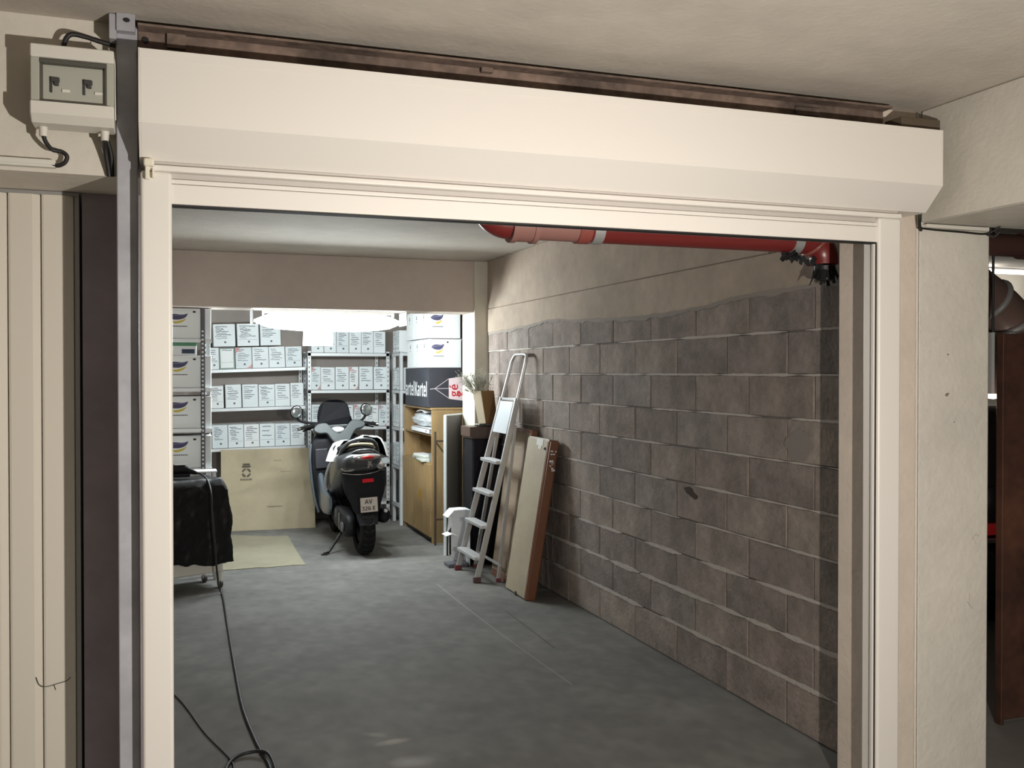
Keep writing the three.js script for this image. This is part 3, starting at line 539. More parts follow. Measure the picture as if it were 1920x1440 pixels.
// long black box with white and red lettering
{
  const b = thing('black_box', 'long black carton with white lettering and red printed label on bookcase', 'carton', [2.512, 1.297, 9.06]);
  const W = .345, H = .378, T = .95;
  obj('carton', cbox(W, H, T, .004, 0, H / 2, -T / 2), std([.028, .028, .034], .6), b);
  const side = canvasTex(1024, 408, (g, w, h) => { g.fillStyle = '#34363e'; g.fillRect(0, 0, w, h); g.fillStyle = '#eef0f0'; g.font = 'bold 215px sans-serif'; g.save(); g.translate(-112, 300); g.scale(.86, 1); g.fillText('Kartel', 0, 0); g.fillText('Kartel', 640, 0); g.restore(); });
  const g1 = new THREE.PlaneGeometry(T - .01, H - .01); g1.rotateY(-Math.PI / 2); g1.translate(-W / 2 - .0008, H / 2, -T / 2);
  obj('lettered_side', g1, std(0xffffff, .6, { map: side }), b);
  const fr = canvasTex(512, 560, (g, w, h) => {
    g.fillStyle = '#2e2f36'; g.fillRect(0, 0, w, h);
    g.strokeStyle = '#b9aeb4'; g.lineWidth = 9; for (const y of [150, 290, 430]) { g.beginPath(); g.moveTo(20, 300); g.lineTo(90, 292); g.lineTo(300, y); g.stroke(); }
    g.fillStyle = '#dcc9cb'; g.beginPath(); g.moveTo(300, 146); g.lineTo(512, 118); g.lineTo(512, 470); g.lineTo(300, 440); g.fill();
    g.fillStyle = '#b02c34'; g.font = 'bold 170px sans-serif'; g.save(); g.translate(440, 415); g.rotate(-Math.PI / 2); g.fillText('gé', 0, 0); g.font = 'bold 120px sans-serif'; g.fillText('g', 10, 70); g.restore();
  });
  const g2 = new THREE.PlaneGeometry(W - .006, H - .006); g2.translate(0, H / 2, .0008);
  obj('printed_face', g2, std(0xffffff, .6, { map: fr }), b);
}

// ---------------------------------------------------------------- bookcase and what is in it
{
  const b = thing('bookcase', 'light wooden bookcase with open shelves and lower doors', 'bookcase', [0, 0, 0]);
  const x0 = 2.365, x1 = 2.70, d0 = 9.03, d1 = 10.19;
  obj('side_panel', bx(x0, x1, 0, 1.275, d0, d0 + .022, .002), M.wood, b); obj('side_panel', bx(x0, x1, 0, 1.275, d1 - .022, d1, .002), M.wood, b);
  obj('top', bx(x0 - .006, x1, 1.275, 1.295, d0 - .004, d1, .003), M.wood, b);
  for (const y of [1.02, .74, .07]) obj('shelf', bx(x0 + .008, x1 - .01, y, y + .02, d0 + .022, d1 - .022, .002), M.wood, b);
  obj('back_panel', bx(x1 - .008, x1, .07, 1.275, d0 + .022, d1 - .022), M.wood, b);
  obj('plinth', bx(x0 + .03, x0 + .045, 0, .07, d0 + .022, d1 - .022), M.woodDark, b);
  for (const [a, c] of [[d0 + .003, 9.60], [9.606, d1 - .003]]) { const dr = obj('door', bx(x0 - .016, x0, .06, .75, a, c, .002), M.wood, b); if (a < 9.5) obj('tape_patch', bx(x0 - .018, x0 - .0155, .37, .48, a + .32, a + .46), std([.40, .24, .05], .5), dr); }
  const bag = thing('plastic_bag', 'crumpled clear plastic bag of papers on the upper bookcase shelf', 'bag', [2.45, 1.158, 9.62]);
  const g = new THREE.IcosahedronGeometry(1, 20); const p = g.attributes.position; for (let i = 0; i < p.count; i++) { const v = V3(p.getX(i), p.getY(i), p.getZ(i)); const f = .8 + .35 * fbm(v.x * .21 + .5 + v.z * .1, v.y * .23 + .5, 12, 4); p.setXYZ(i, v.x * f * .095, Math.max(v.y * f * .075, -.058), v.z * f * .40); } const bg = BGU.mergeVertices(g); bg.computeVertexNormals();
  obj('bag', bg, phys([.62, .66, .68], .25, { clearcoat: .6 }), bag);
  single('white_papers', 'loose white papers on top of the crumpled bag in bookcase', 'papers', (() => { const q = new THREE.BoxGeometry(.2, .004, .32, 10, 1, 14), a = q.attributes.position; for (let i = 0; i < a.count; i++) a.setY(i, a.getY(i) + .03 * Math.cos(a.getZ(i) * 8) + .01 * a.getX(i) * 6); q.computeVertexNormals(); q.translate(2.47, 1.235, -9.5); return q; })(), M.white);
  const bi = thing('binder', 'white ring binder lying on the upper bookcase shelf', 'binder', [2.352, 1.042, 9.08]);
  obj('cover', [bx(0, .24, 0, .004, .0, .72), bx(0, .24, .044, .048, .0, .72), bx(0, .004, 0, .048, .0, .72)], M.white, bi);
  obj('paper', bx(.012, .235, .005, .040, .01, .71), M.boxWhite, bi);
  obj('ring_hole', (() => { const c = new THREE.CylinderGeometry(.012, .012, .003, 14); c.rotateZ(Math.PI / 2); c.translate(-.001, .024, -.12); return c; })(), M.rackDark, bi);
  const m = thing('grey_cup', 'small grey cup on the lower bookcase shelf', 'cup', [2.42, .761, 9.2]);
  obj('cup', new THREE.LatheGeometry([[0, 0], [.028, 0], [.034, .01], [.042, .09], [.039, .09], [.031, .012], [0, .01]].map(q => new THREE.Vector2(...q)), 24), std([.25, .26, .24], .5), m);
  const nb = thing('paper_stack', 'untidy stack of papers at the front of lower bookcase shelf', 'papers', [2.41, .76, 9.5]);
  for (let i = 0; i < 4; i++) { const q = cbox(.14 - .01 * i, .014, .46 - .03 * i, .002, rr(-.01, .01), .007 + i * .0145, rr(-.02, .02)); q.rotateY(rr(-.12, .12)); obj('sheets', q, i % 2 ? M.white : std([.55, .58, .48], .8), nb); }
}
// brown folding trestle frame leaning on the bookcase
{
  const t = thing('trestle_frame', 'thin brown metal trestle frame leaning on the wooden bookcase', 'frame');
  const m = std([.085, .055, .032], .6), D = 8.93;
  obj('post', bar([2.372, 0, -D], [2.372, 1.075, -D + 0], .02, .02), m, t);
  obj('arm', bar([2.372, .985, -D], [2.52, .985, -D], .018, .018), m, t);
  obj('arm', bar([2.372, .245, -D], [2.52, .245, -D], .018, .018), m, t);
  obj('brace', bar([2.378, .975, -D], [2.49, .83, -D], .014, .014), m, t);
  obj('post', bar([2.52, 0, -D], [2.52, 1.0, -D], .018, .018), m, t);
}
// board with white edge, black cabinet, things on it
{
  const b = thing('dark_board', 'dark grey board with white edging standing by the black cabinet', 'board', [2.325, 0, 8.40], .88);
  obj('panel', cbox(.36, 1.245, .02, .002, .18, .6225, 0), std([.10, .092, .085], .6), b);
  obj('edging', [cbox(.016, 1.25, .028, .003, -.004, .625, 0), cbox(.37, .012, .026, .003, .18, 1.25, 0)], std([.62, .66, .66], .5), b);
  const c = thing('black_cabinet', 'tall narrow black cabinet with dark wooden top', 'cabinet');
  const x0 = 2.41, x1 = 2.655, d0 = 7.86, d1 = 8.1;
  obj('carcass', bx(x0, x1, .02, 1.09, d0, d1, .004), phys([.005, .004, .005], .7, { specularIntensity: .4 }), c);
  obj('door', bx(x0 + .006, x1 - .006, .05, 1.075, d0 - .014, d0, .003), phys([.007, .005, .007], .7, { specularIntensity: .4 }), c);
  obj('top', bx(x0 - .03, x1 + .01, 1.09, 1.175, d0 - .03, d1 + .005, .005), M.woodDark, c);
  obj('moulding', bx(x0 - .015, x1 + .005, 1.075, 1.095, d0 - .022, d1, .004), M.woodDark, c);
  obj('foot', [bx(x0 + .01, x0 + .05, 0, .03, d0 + .01, d0 + .05), bx(x1 - .05, x1 - .01, 0, .03, d0 + .01, d0 + .05), bx(x0 + .01, x0 + .05, 0, .03, d1 - .05, d1 - .01)], M.black, c);
  const bag = thing('paper_bag', 'tall brown paper bag holding dried flowers on black cabinet', 'bag', [2.56, 1.177, 7.96], 0);
  const W = .085; const cor = (y, s, ox) => [[-1.0, .15], [-.50, 1.0], [1.0, .1], [.2, -1.0]].map(q => V3(q[0] * W * s + ox, y, q[1] * W * s));
  const A = cor(0, .98, .02), B = cor(.30, 1.12, -.025);
  const sheet = (i, j, mat, ins = 0) => { const t = .002, pts = [A[i], A[j], B[j], B[i]]; const n = pts[1].clone().sub(pts[0]).cross(pts[3].clone().sub(pts[0])).normalize().multiplyScalar(t); const g = loft([pts, pts.map(p => p.clone().add(n))]); obj('side', g.toNonIndexed(), mat, bag).geometry.computeVertexNormals(); };
  sheet(0, 1, M.bagLight); sheet(1, 2, M.bagBrown); sheet(2, 3, M.bagBrown); sheet(3, 0, M.bagLight);
  obj('bottom', loft([A, A.map(p => p.clone().add(V3(0, .004, 0)))]).toNonIndexed(), M.bagBrown, bag);
  const f = thing('dried_flowers', 'dry sprays of tiny pale flowers sticking out of paper bag', 'flowers', [2.54, 1.2, 7.96]);
  seed = 99; const st = [], fl = [];
  for (let i = 0; i < 60; i++) {
    const a = rr(0, 6.283), tip = V3(-.03 + rr(-.16, .10), .30 + rr(-.02, .14), rr(-.09, .11)), base = V3(rr(-.02, .03), .02, rr(-.02, .02)), mid = V3(base.x * .3 + tip.x * .35 - .02, .24, tip.z * .35);
    st.push(tube([base, mid, tip], .0011, 10, 4));
    for (let k = 0; k < 6; k++) { const e = tip.clone().add(V3(rr(-.04, .03), rr(-.03, .04), rr(-.04, .04))); st.push(tube([mid.clone().lerp(tip, rr(.4, .9)), e.clone().lerp(tip, .4), e], .0008, 5, 3)); const s = new THREE.IcosahedronGeometry(rr(.002, .0045), 0); s.translate(e.x, e.y, e.z); fl.push(s); }
  }
  obj('stems', st, std([.24, .23, .17], .9), f).userData.kind = 'stuff'; obj('blossoms', fl, std([.50, .50, .42], .9), f).userData.kind = 'stuff';
  const k = thing('black_pouch', 'small shiny black pouch lying before paper bag on cabinet', 'pouch', [2.50, 1.177, 7.84]);
  obj('pouch', (() => { const g = loft([-.075, -.07, -.03, .03, .07, .075].map((z, i) => ring('xy', [0, .014, z], [.004, .02, .03, .03, .022, .004][i] * 1.1, [.003, .010, .014, .014, .010, .003][i], 3, 20))); g.rotateY(Math.PI / 2); return g; })(), phys([.012, .012, .013], .2, { clearcoat: 1, clearcoatRoughness: .1 }), k);
  obj('white_spot', cbox(.03, .012, .024, .005, -.055, .02, .018), M.white, k);  // small white block on the pouch
  // crumpled white packaging by the ladder
  const w = thing('white_packaging', 'folded white cardboard packaging on floor beside the step ladder', 'packaging', [0, 0, 0]);
  const strip = (pts, d0, d1, t = .004) => { const top = pts, bot = pts.map(p => [p[0] + .0012, p[1] - t]).reverse(); const g = extrude(top.concat(bot), d1 - d0, 0); g.translate(0, 0, -d1); return triUV(g); };
  obj('flap', strip([[2.19, .425], [2.245, .482], [2.34, .485], [2.39, .48]], 7.84, 8.0), M.white, w);
  obj('flap', strip([[2.175, .27], [2.225, .285], [2.285, .262]], 7.84, 7.98), M.white, w);
  obj('wall', strip([[2.225, .285], [2.27, .35], [2.235, .41], [2.24, .47]], 7.97, 7.985, .006), M.white, w);
  obj('wall', [bx(2.262, 2.385, .02, .475, 7.985, 7.99), bx(2.38, 2.384, .01, .475, 7.84, 7.99)], M.boxWhite, w);
  obj('lower_flap', [bar([2.215, .27, -7.90], [2.215, .10, -7.90], .012, .004), bar([2.215, .105, -7.90], [2.30, .05, -7.9], .012, .004)], M.white, w);
  obj('base', bx(2.20, 2.385, 0, .03, 7.85, 8.0, .004), M.rackDark, w);
}

// ---------------------------------------------------------------- step ladder
{
  const l = thing('step_ladder', 'tall aluminium step ladder leaning on the block wall', 'ladder');
  const FX = 2.25, TX = 2.635, H = 1.775;
  const at = (y, s) => { const t = y / H; const dn = 7.235 + (7.13 - 7.235) * t, df = 7.755 + (7.455 - 7.755) * t; return V3(FX + (TX - FX) * t, y, -(s ? df : dn)); };
  const railMat = M.alu;
  const hoop = [at(.03, 0), at(.9, 0), at(1.5, 0), at(1.68, 0)];
  for (const s of [0, 1]) { const a = at(.02, s), b = at(1.43, s); obj('stile', bar(a.toArray(), b.toArray(), .045, .022, V3(1, 0, 0), .004), railMat, l); }
  { const n0 = at(1.42, 0), n1 = at(1.42, 1), t0 = at(1.72, 0), t1 = at(1.72, 1), e0 = at(1.775, 0), e1 = at(1.775, 1), hc = [n0, at(1.55, 0), at(1.65, 0), t0, e0.clone().lerp(e1, .07).add(V3(0, -.012, 0)), e0.clone().lerp(e1, .22), e0.clone().lerp(e1, .5), e0.clone().lerp(e1, .78), e0.clone().lerp(e1, .93).add(V3(0, -.012, 0)), t1, at(1.65, 1), at(1.55, 1), n1];
    obj('hoop', tube(hc, .0135, 80, 10), railMat, l); }
  for (const y of [.185, .43, .68, .93]) {
    const a = at(y, 0), b = at(y, 1), c = a.clone().add(b).multiplyScalar(.5), L = a.distanceTo(b);
    const g = cbox(.085, .026, L - .012, .004, c.x - .015, y, c.z); const st = obj('step', g, M.steel, l);
    const ri = []; for (let k = 0; k < 5; k++) ri.push(cbox(.004, .002, L - .03, .0008, c.x - .047 + k * .016, y + .0135, c.z)); obj('tread_ribs', ri, M.steel, st);
  }
  { const a = at(1.15, 0), b = at(1.15, 1), a2 = at(1.40, 0), b2 = at(1.40, 1); const u = b.clone().sub(a).normalize(); const P4 = [a.clone().addScaledVector(u, .03), b.clone().addScaledVector(u, -.03), b2.clone().addScaledVector(u, -.03), a2.clone().addScaledVector(u, .03)]; const n = V3(-.02, .004, 0); const g = loft([P4, P4.map(p => p.clone().add(n))]).toNonIndexed(); g.computeVertexNormals(); obj('platform', g, std([.55, .58, .6], .45, { metalness: .2 }), l);
    const c1 = at(1.42, 0), c2 = at(1.42, 1); obj('platform_hinge', bar(c1.toArray(), c2.toArray(), .02, .02, V3(1, 0, 0)), M.steel, l); }
  for (const s of [0, 1]) { const top = at(1.22, s), ft = at(.02, s).add(V3(.165, 0, s ? -.06 : .03)); obj('rear_leg', bar(ft.toArray(), top.add(V3(.03, 0, 0)).toArray(), .028, .018, V3(1, 0, 0)), railMat, l); const f = new RoundedBoxGeometry(.036, .03, .028, 2, .005); f.translate(ft.x, .015, ft.z); obj('rubber_foot', f, std([.16, .035, .04], .7), l); }
  { const a = at(.13, 0).add(V3(.155, 0, .05)), b = at(.13, 1).add(V3(.155, 0, -.06)); obj('rear_bar', bar(a.toArray(), b.toArray(), .022, .014, V3(0, 1, 0)), railMat, l); }
  for (const s of [0, 1]) { const p = at(.02, s), g = new RoundedBoxGeometry(.06, .045, .032, 2, .006); g.translate(p.x, .0225, p.z); obj('rubber_foot', g, s ? std([.16, .035, .04], .7) : std([.10, .06, .055], .7), l); }
}

// ---------------------------------------------------------------- leaning boards
function leaning(name, label, d0, d1, H, xb, xt, th, edge, face = M.boardBeige) {
  const t = thing(name, label, 'board', [xb, 0, (d0 + d1) / 2]); const w = d1 - d0, ang = Math.atan2(xt - xb, H); t.rotation.z = -ang;
  const y0 = th * Math.sin(ang);
  obj('panel', cbox(th * .5, H - .02, w - (edge ? .02 : 0), .004, th * .25, H / 2, 0), face, t);
  obj('backing', cbox(th * .5, H - .03, w - .03, .004, th * .72, H / 2, 0), M.woodDark, t);
  if (edge) {
    obj('near_edge', cbox(th, H, .045, .016, th / 2 - .002, H / 2, w / 2 - .02), M.boardBrown, t);
    obj('top_edge', cbox(th * .8, .02, w - .05, .004, th / 2, H - .008, -.01), std([.45, .42, .37], .6), t);
  }
  return t;
}
{
  const a = leaning('folding_table_top', 'beige board with glossy brown edge leaning on block wall', 6.53, 6.98, 1.165, 2.395, 2.585, .085, true);
  obj('white_label', [cbox(.004, .05, .13, .001, -.001, 1.135, .05), cbox(.003, .03, .06, .001, -.0015, 1.10, .06)], std([.62, .60, .55], .6), a);
  seed = 31; const fl = []; for (let i = 0; i < 16; i++) fl.push(cbox(rr(.006, .022), rr(.004, .016), .002, .0006, .045 + rr(-.02, .02), 1.03 + rr(-.09, .06), .2292)); obj('painted_glint', fl, M.white, a);  // white flakes stand in for a lamp glint on the glossy edge
  obj('latch', [cbox(.012, .018, .02, .003, -.004, 1.095, .165), cbox(.03, .03, .03, .003, .01, .015, .02)], M.black, a);
  const b = leaning('plywood_board', 'plain brownish board leaning behind the step ladder', 7.0, 7.5, 1.2, 2.455, 2.625, .05, false, std(0xffffff, .65, { map: mottled([142, 124, 104], .12, 5, 4, 256, 1) }));
  obj('brown_lipping', [cbox(.052, 1.2, .022, .004, .024, .6, .24), cbox(.052, .03, .48, .004, .024, 1.19, 0), cbox(.052, .06, .48, .004, .024, .03, 0)], M.boardBrown, b);
}

// ---------------------------------------------------------------- cardboard sheets
{
  const c = thing('cardboard_sheet', 'large plain cardboard sheet leaning under the left rack', 'cardboard', [.98, 0, 10.40], -.04);
  const ang = -.20;
  const g = new THREE.BoxGeometry(.95, .845, .006, 24, 16, 1), p = g.attributes.position; for (let i = 0; i < p.count; i++) p.setZ(i, p.getZ(i) + .006 * Math.sin(p.getX(i) * 5) + .004 * Math.sin(p.getY(i) * 6)); g.translate(0, .4225, 0); g.rotateX(ang); g.computeVertexNormals();
  obj('sheet', triUV(g), M.kraft, c);
  const ink = std([.10, .085, .07], .9), mk = [], flat = (q, x, y) => { q.translate(x, y, .0135); q.rotateX(ang); mk.push(q); };
  flat(new THREE.BoxGeometry(.085, .016, .001), -.22, .665); flat(new THREE.BoxGeometry(.07, .012, .001), -.22, .688);
  for (const [a0, a1] of [[.25, 1.35], [1.75, 2.9], [3.4, 4.5], [4.9, 6.0]]) flat(new THREE.RingGeometry(.030, .046, 12, 1, a0, a1 - a0), -.22, .60);
  for (let k = 0; k < 6; k++) flat(new THREE.BoxGeometry(.012, .014, .001), -.275 + k * .02, .53);
  obj('printed_mark', mk, ink, c);
  const cr = []; for (const [x, y, w] of [[.06, .24, .16], [.25, .6, .25], [.1, .72, .08]]) { const q = new THREE.BoxGeometry(w, .004, .001); q.translate(x, y, .0115); q.rotateX(ang); cr.push(q); } obj('crease', cr, std([.22, .17, .11], .9), c);
  const f = thing('cardboard_sheet', 'flat yellowish cardboard sheet lying on the floor by the scooter', 'cardboard', [0, 0, 0]);
  const pts = []; const L = [[.42, 8.37], [.5, 8.36], [.7, 8.39], [.76, 8.36], [.88, 8.38], [1.0, 8.40], [1.09, 8.37], [1.1, 9.1], [1.12, 9.93], [.9, 9.98], [.52, 10.2], [.45, 9.4]]; L.forEach(([x, d]) => pts.push([x, d]));
  const fg = extrude(pts, .004, 0); fg.rotateX(-Math.PI / 2); obj('sheet', triUV(fg), M.kraftFloor, f); f.children[0].position.y = .001;
}

// ---------------------------------------------------------------- covered appliance and table at the left edge
{
  const t = thing('side_table', 'small white table with thin legs at left edge of opening', 'table');
  obj('table_top', bx(-.17, .36, .846, .858, 8.02, 8.2, .003), M.white, t);
  for (const [x, d] of [[.34, 8.04], [.34, 8.18], [-.15, 8.04], [-.15, 8.18]]) obj('leg', bx(x - .012, x + .012, 0, .846, d - .012, d + .012, .003), M.white, t);
  const a = thing('appliance', 'white cabinet on small feet under the black plastic cover', 'appliance', [.13, 0, 7.76], .42);
  obj('body', cbox(.42, .66, .28, .012, 0, .45, 0), M.plasticWhite, a);
  for (const [x, z] of [[-.2, .13], [.2, .13], [-.2, -.13], [.2, -.13]]) { const g = new THREE.CylinderGeometry(.018, .014, .09, 12); g.translate(x, .075, z); const f = obj('foot', g, M.plasticWhite, a); const w = new THREE.CylinderGeometry(.03, .03, .02, 14); w.rotateZ(Math.PI / 2); w.translate(x, .03, z); obj('caster', w, M.darkGrey, f); }
  const g = new THREE.BoxGeometry(.52, .63, .38, 40, 50, 30), p = g.attributes.position;
  for (let i = 0; i < p.count; i++) {
    let x = p.getX(i), y = p.getY(i), z = p.getZ(i); const low = (.315 - y) / .63; // 0 top, 1 bottom
    const s = .93 + .13 * low; const rx = Math.max(0, Math.abs(x) / .26 - .85) / .15, rz = Math.max(0, Math.abs(z) / .19 - .82) / .18, top = y > .22 ? (y - .22) / .095 : 0;
    const n1 = fbm(x * .9 + .5 + z * .7, y * .8 + .5, 10, 4) - .5, n2 = fbm(x * .6 + z * .9 + .2, y * .25 + .7, 24, 3) - .5;
    const push = .035 * n1 + .022 * n2 * (.5 + low);
    y -= top * .05 * (rx + rz); if (Math.abs(x) > .255) x += Math.sign(x) * push; if (Math.abs(z) > .185) z += Math.sign(z) * push; if (y > .29) y += push * .8;
    if (p.getY(i) < -.3) y += .03 * n1 * 4 * .5 - .02 * Math.sin(x * 9);
    p.setXYZ(i, x * s, y, z * s);
  }
  g.computeVertexNormals(); const gm = BGU.mergeVertices((g.deleteAttribute('normal'), g.deleteAttribute('uv'), g)); gm.computeVertexNormals(); gm.translate(.13, 0, 0);
  gm.translate(-.13, .52, 0); gm.rotateY(.42); gm.translate(.13, 0, -7.76);
  gm.setAttribute('uv', new THREE.Float32BufferAttribute(new Float32Array(gm.attributes.position.count * 2), 2));
  single('plastic_cover', 'wrinkled black plastic cover draped over the white appliance', 'cover', gm, phys([.006, .006, .007], .5, { specularIntensity: .5 }));
  // power tool with its cable
  const v = thing('power_tool', 'black handheld power tool lying on the black plastic cover', 'tool', [.07, .875, 7.72], .1);
  obj('body', (() => { const q = loft([-.14, -.12, -.03, .05, .10, .13].map((z, i) => ring('xy', [0, [.03, .03, .035, .03, .01, 0][i], z], [.01, .034, .036, .03, .018, .012][i], [.01, .034, .036, .03, .02, .012][i], 2.4, 20))); q.rotateY(Math.PI / 2); q.rotateZ(0); return q; })(), M.plasticBlack, v);
  obj('metal_strip', cbox(.09, .01, .02, .004, .01, .068, .01), M.steel, v);
  obj('support', cbox(.2, .03, .06, .01, -.02, -.012, 0), M.plasticBlack, v);
  const lead = [[.20, .875, -7.72], [.235, .865, -7.70], [.275, .82, -7.66], [.295, .74, -7.55], [.30, .6, -7.52], [.315, .4, -7.51], [.33, .2, -7.51], [.345, .06, -7.50], [.365, .009, -7.44], [.362, .008, -7.0], [.352, .008, -6.44], [.338, .008, -5.5], [.334, .008, -4.88], [.355, .008, -4.45], [.372, .008, -4.26], [.388, .008, -4.1], [.375, .008, -3.88], [.30, .008, -3.76], [.23, .008, -3.88], [.212, .008, -4.1], [.25, .008, -4.24], [.32, .014, -4.28], [.385, .022, -4.235], [.405, .016, -4.1], [.40, .008, -3.9], [.36, .008, -3.7]];
  single('power_cable', 'black power cable running from tool across the floor into a loop', 'cable', tube(lead, .0075, 320, 8), M.cable);
  single('thin_cable', 'thin dark cable along the floor near the left jamb', 'cable', tube([[-.10, .005, -5.6], [.05, .005, -5.1], [.15, .005, -4.6], [.24, .005, -4.25], [.245, .005, -4.12], [.25, .005, -4.1]], .0035, 60, 6), M.cable);
}

// ---------------------------------------------------------------- scooter (local: +z towards the camera, rear wheel at origin)
{
  const s = thing('motor_scooter', 'dark grey motor scooter on its side stand seen from behind', 'scooter', [1.655, 0, 8.70], .02); s.rotation.z = .045;
  const wheel = (z, r, w, nm) => { const pr = []; for (let i = 0; i <= 14; i++) { const a = -Math.PI / 2 + Math.PI * i / 14; pr.push(new THREE.Vector2(r - w * .42 + Math.cos(a) * w * .42, Math.sin(a) * w / 2)); } pr.unshift(new THREE.Vector2(r * .6, -w * .42)); pr.push(new THREE.Vector2(r * .6, w * .42)); const g = new THREE.LatheGeometry(pr, 40); g.rotateZ(Math.PI / 2); g.translate(0, r, z); const t = obj(nm, g, M.tyre, s); const rg = new THREE.CylinderGeometry(r * .62, r * .62, w * .6, 28); rg.rotateZ(Math.PI / 2); rg.translate(0, r, z); obj('rim', rg, M.plasticBlack, t); const tr = []; for (let k = 0; k < 26; k++) for (const sd of [-1, 1]) { const a = k / 26 * 6.283; const q = cbox(.045, .004, .006, .001, sd * .03, 0, 0); q.rotateY(sd * .5); q.translate(0, r - .001, 0); q.rotateX(a); q.translate(0, r, z); tr.push(q); } obj('tread', tr, M.black, t); return t; };
  wheel(0, .262, .135, 'rear_wheel'); wheel(-1.36, .25, .11, 'front_wheel');
  // tail fairing
  obj('tail_fairing', loft([[.235, .86, .07, .03], [.225, .855, .13, .06], [.20, .85, .165, .085], [.12, .84, .195, .105], [0, .82, .205, .13], [-.2, .76, .21, .17], [-.42, .69, .195, .19], [-.6, .60, .165, .17], [-.68, .56, .13, .13]].map(([z, y, w, h]) => ring('xy', [-.03, y, z], w, h, 2.7, 36))), M.bodyDark, s);
  obj('lower_panel', loft([[.76, .195, .06, .14], [.66, .19, .07, .145], [.58, .175, .06, .16], [.5, .14, .035, .195], [.43, .115, .016, .215], [.40, .105, .012, .22]].map(([y, w, t, z]) => ring('xz', [0, y, z - .02], w, t, 3.2, 28))), M.plasticBlack, s);
  obj('chrome_lip', tube(Array.from({ length: 13 }, (_, i) => { const t = i / 6 - 1; return V3(-.03 + t * .165, .762 - .018 * (1 - t * t), .215 - .05 * t * t); }), .004, 40, 6), M.chrome, s);
  // lights
  const lens = (x, y, z, w, h, mat, nm, ry) => { const g = new THREE.SphereGeometry(1, 24, 14); g.scale(w, h, .022); g.rotateX(-.25); g.rotateY(ry); g.translate(x, y, z); return obj(nm, g, mat, s); };
  const tl = lens(.015, .895, .225, .125, .03, M.lensGrey, 'tail_light', 0);
  { const g = new THREE.SphereGeometry(1, 16, 10); g.scale(.06, .018, .01); g.translate(.02, .89, .247); obj('red_lens', g, M.lensRed, tl); }
  lens(-.145, .805, .185, .068, .035, M.lensGrey, 'indicator', -.5); lens(.14, .81, .185, .05, .035, M.lensGrey, 'indicator', .5);
  { const sh = smoothShape([[-.018, .03], [-.006, .034], [.0, .025], [.014, .034], [.022, .03], [.012, .018], [.018, .004], [.026, -.02], [.014, -.012], [.004, -.004], [-.006, -.026], [-.02, -.024], [-.01, -.004], [-.022, .006], [-.008, .012]]); const g = new THREE.ExtrudeGeometry(sh, { depth: .003, bevelEnabled: true, bevelSize: .001, bevelThickness: .001, bevelSegments: 1 }); g.translate(.035, .825, .232); obj('emblem', g, M.chrome, s); }
  obj('reflector', cbox(.10, .032, .01, .003, .02, .685, .205), std([.5, .01, .015], .25, { emissive: lin(.25, .0, .01), emissiveIntensity: .35 }), s);
  // plate
  const pm = std(0xffffff, .5, { map: canvasTex(160, 140, (g, w, h) => { g.fillStyle = '#d8cfc4'; g.fillRect(0, 0, w, h); g.fillStyle = '#2b2a2e'; g.font = 'bold 58px sans-serif'; g.fillText('AV', 40, 60); g.font = 'bold 52px sans-serif'; g.fillText('326 E', 10, 122); }) });
  const pg = obj('plate_holder', cbox(.17, .15, .01, .003, .015, .475, .222), M.plasticBlack, s); const pp = new THREE.PlaneGeometry(.152, .128); pp.translate(.015, .475, .2285); obj('number_plate', pp, pm, pg);
  obj('mudguard', loft([[.43, .1, .02, .20], [.36, .095, .016, .235], [.30, .08, .012, .265]].map(([y, w, t, z]) => ring('xz', [0, y, z - .02], w, t, 3, 20))), M.plasticBlack, s);
  obj('muffler', [(() => { const g = loft([-.35, -.33, -.1, .12, .17, .18].map((z, i) => ring('xy', [.165, .33 + i * .008, z], [.02, .05, .062, .06, .045, .02][i], [.02, .055, .07, .068, .05, .02][i], 2.2, 24))); return g; })()], M.plasticBlack, s);
  obj('muffler_tip', rod([.165, .40, .15], [.168, .405, .205], .016), M.steel, s);
  obj('engine_case', loft([-.5, -.46, -.2, 0, .07, .09].map((z, i) => ring('xy', [-.125, .3 - .02 * (i > 2 ? 1 : 0), z], [.03, .055, .06, .06, .045, .015][i], [.06, .10, .12, .11, .08, .03][i], 3, 24))), phys([.014, .014, .016], .5, { specularIntensity: .6 }), s);
  obj('engine_fin', [cbox(.012, .15, .05, .004, -.19, .30, -.12), cbox(.01, .08, .03, .003, -.192, .36, -.25), (() => { const g = new THREE.CylinderGeometry(.045, .045, .014, 20); g.rotateZ(Math.PI / 2); g.translate(-.19, .27, 0); return g; })()], std([.16, .16, .17], .4, { metalness: .6 }), s);
  obj('shock_absorber', tube(Array.from({ length: 61 }, (_, i) => V3(.12 + .022 * Math.cos(i * .65), .33 + i * .0052, -.02 - i * .001 + .022 * Math.sin(i * .65))), .005, 160, 5), M.steel, s);
  // seat, grab rail
  obj('seat', loft([[.10, .935, .10, .035], [.06, .95, .15, .045], [-.12, .95, .165, .06], [-.3, .93, .16, .065], [-.42, .88, .14, .06], [-.6, .84, .12, .06], [-.72, .83, .09, .05], [-.76, .82, .04, .03]].map(([z, y, w, h]) => ring('xy', [-.03, y, z], w, h, 2.6, 28))), phys([.009, .009, .010], .6, { specularIntensity: .5 }), s);
  obj('seat_piping', tube(Array.from({ length: 15 }, (_, i) => { const a = Math.PI * i / 14; return V3(-.02 - .14 * Math.cos(a), .955 + .045 * Math.pow(Math.sin(a), .7), .09); }), .012, 40, 8), std([.36, .31, .19], .6), s);
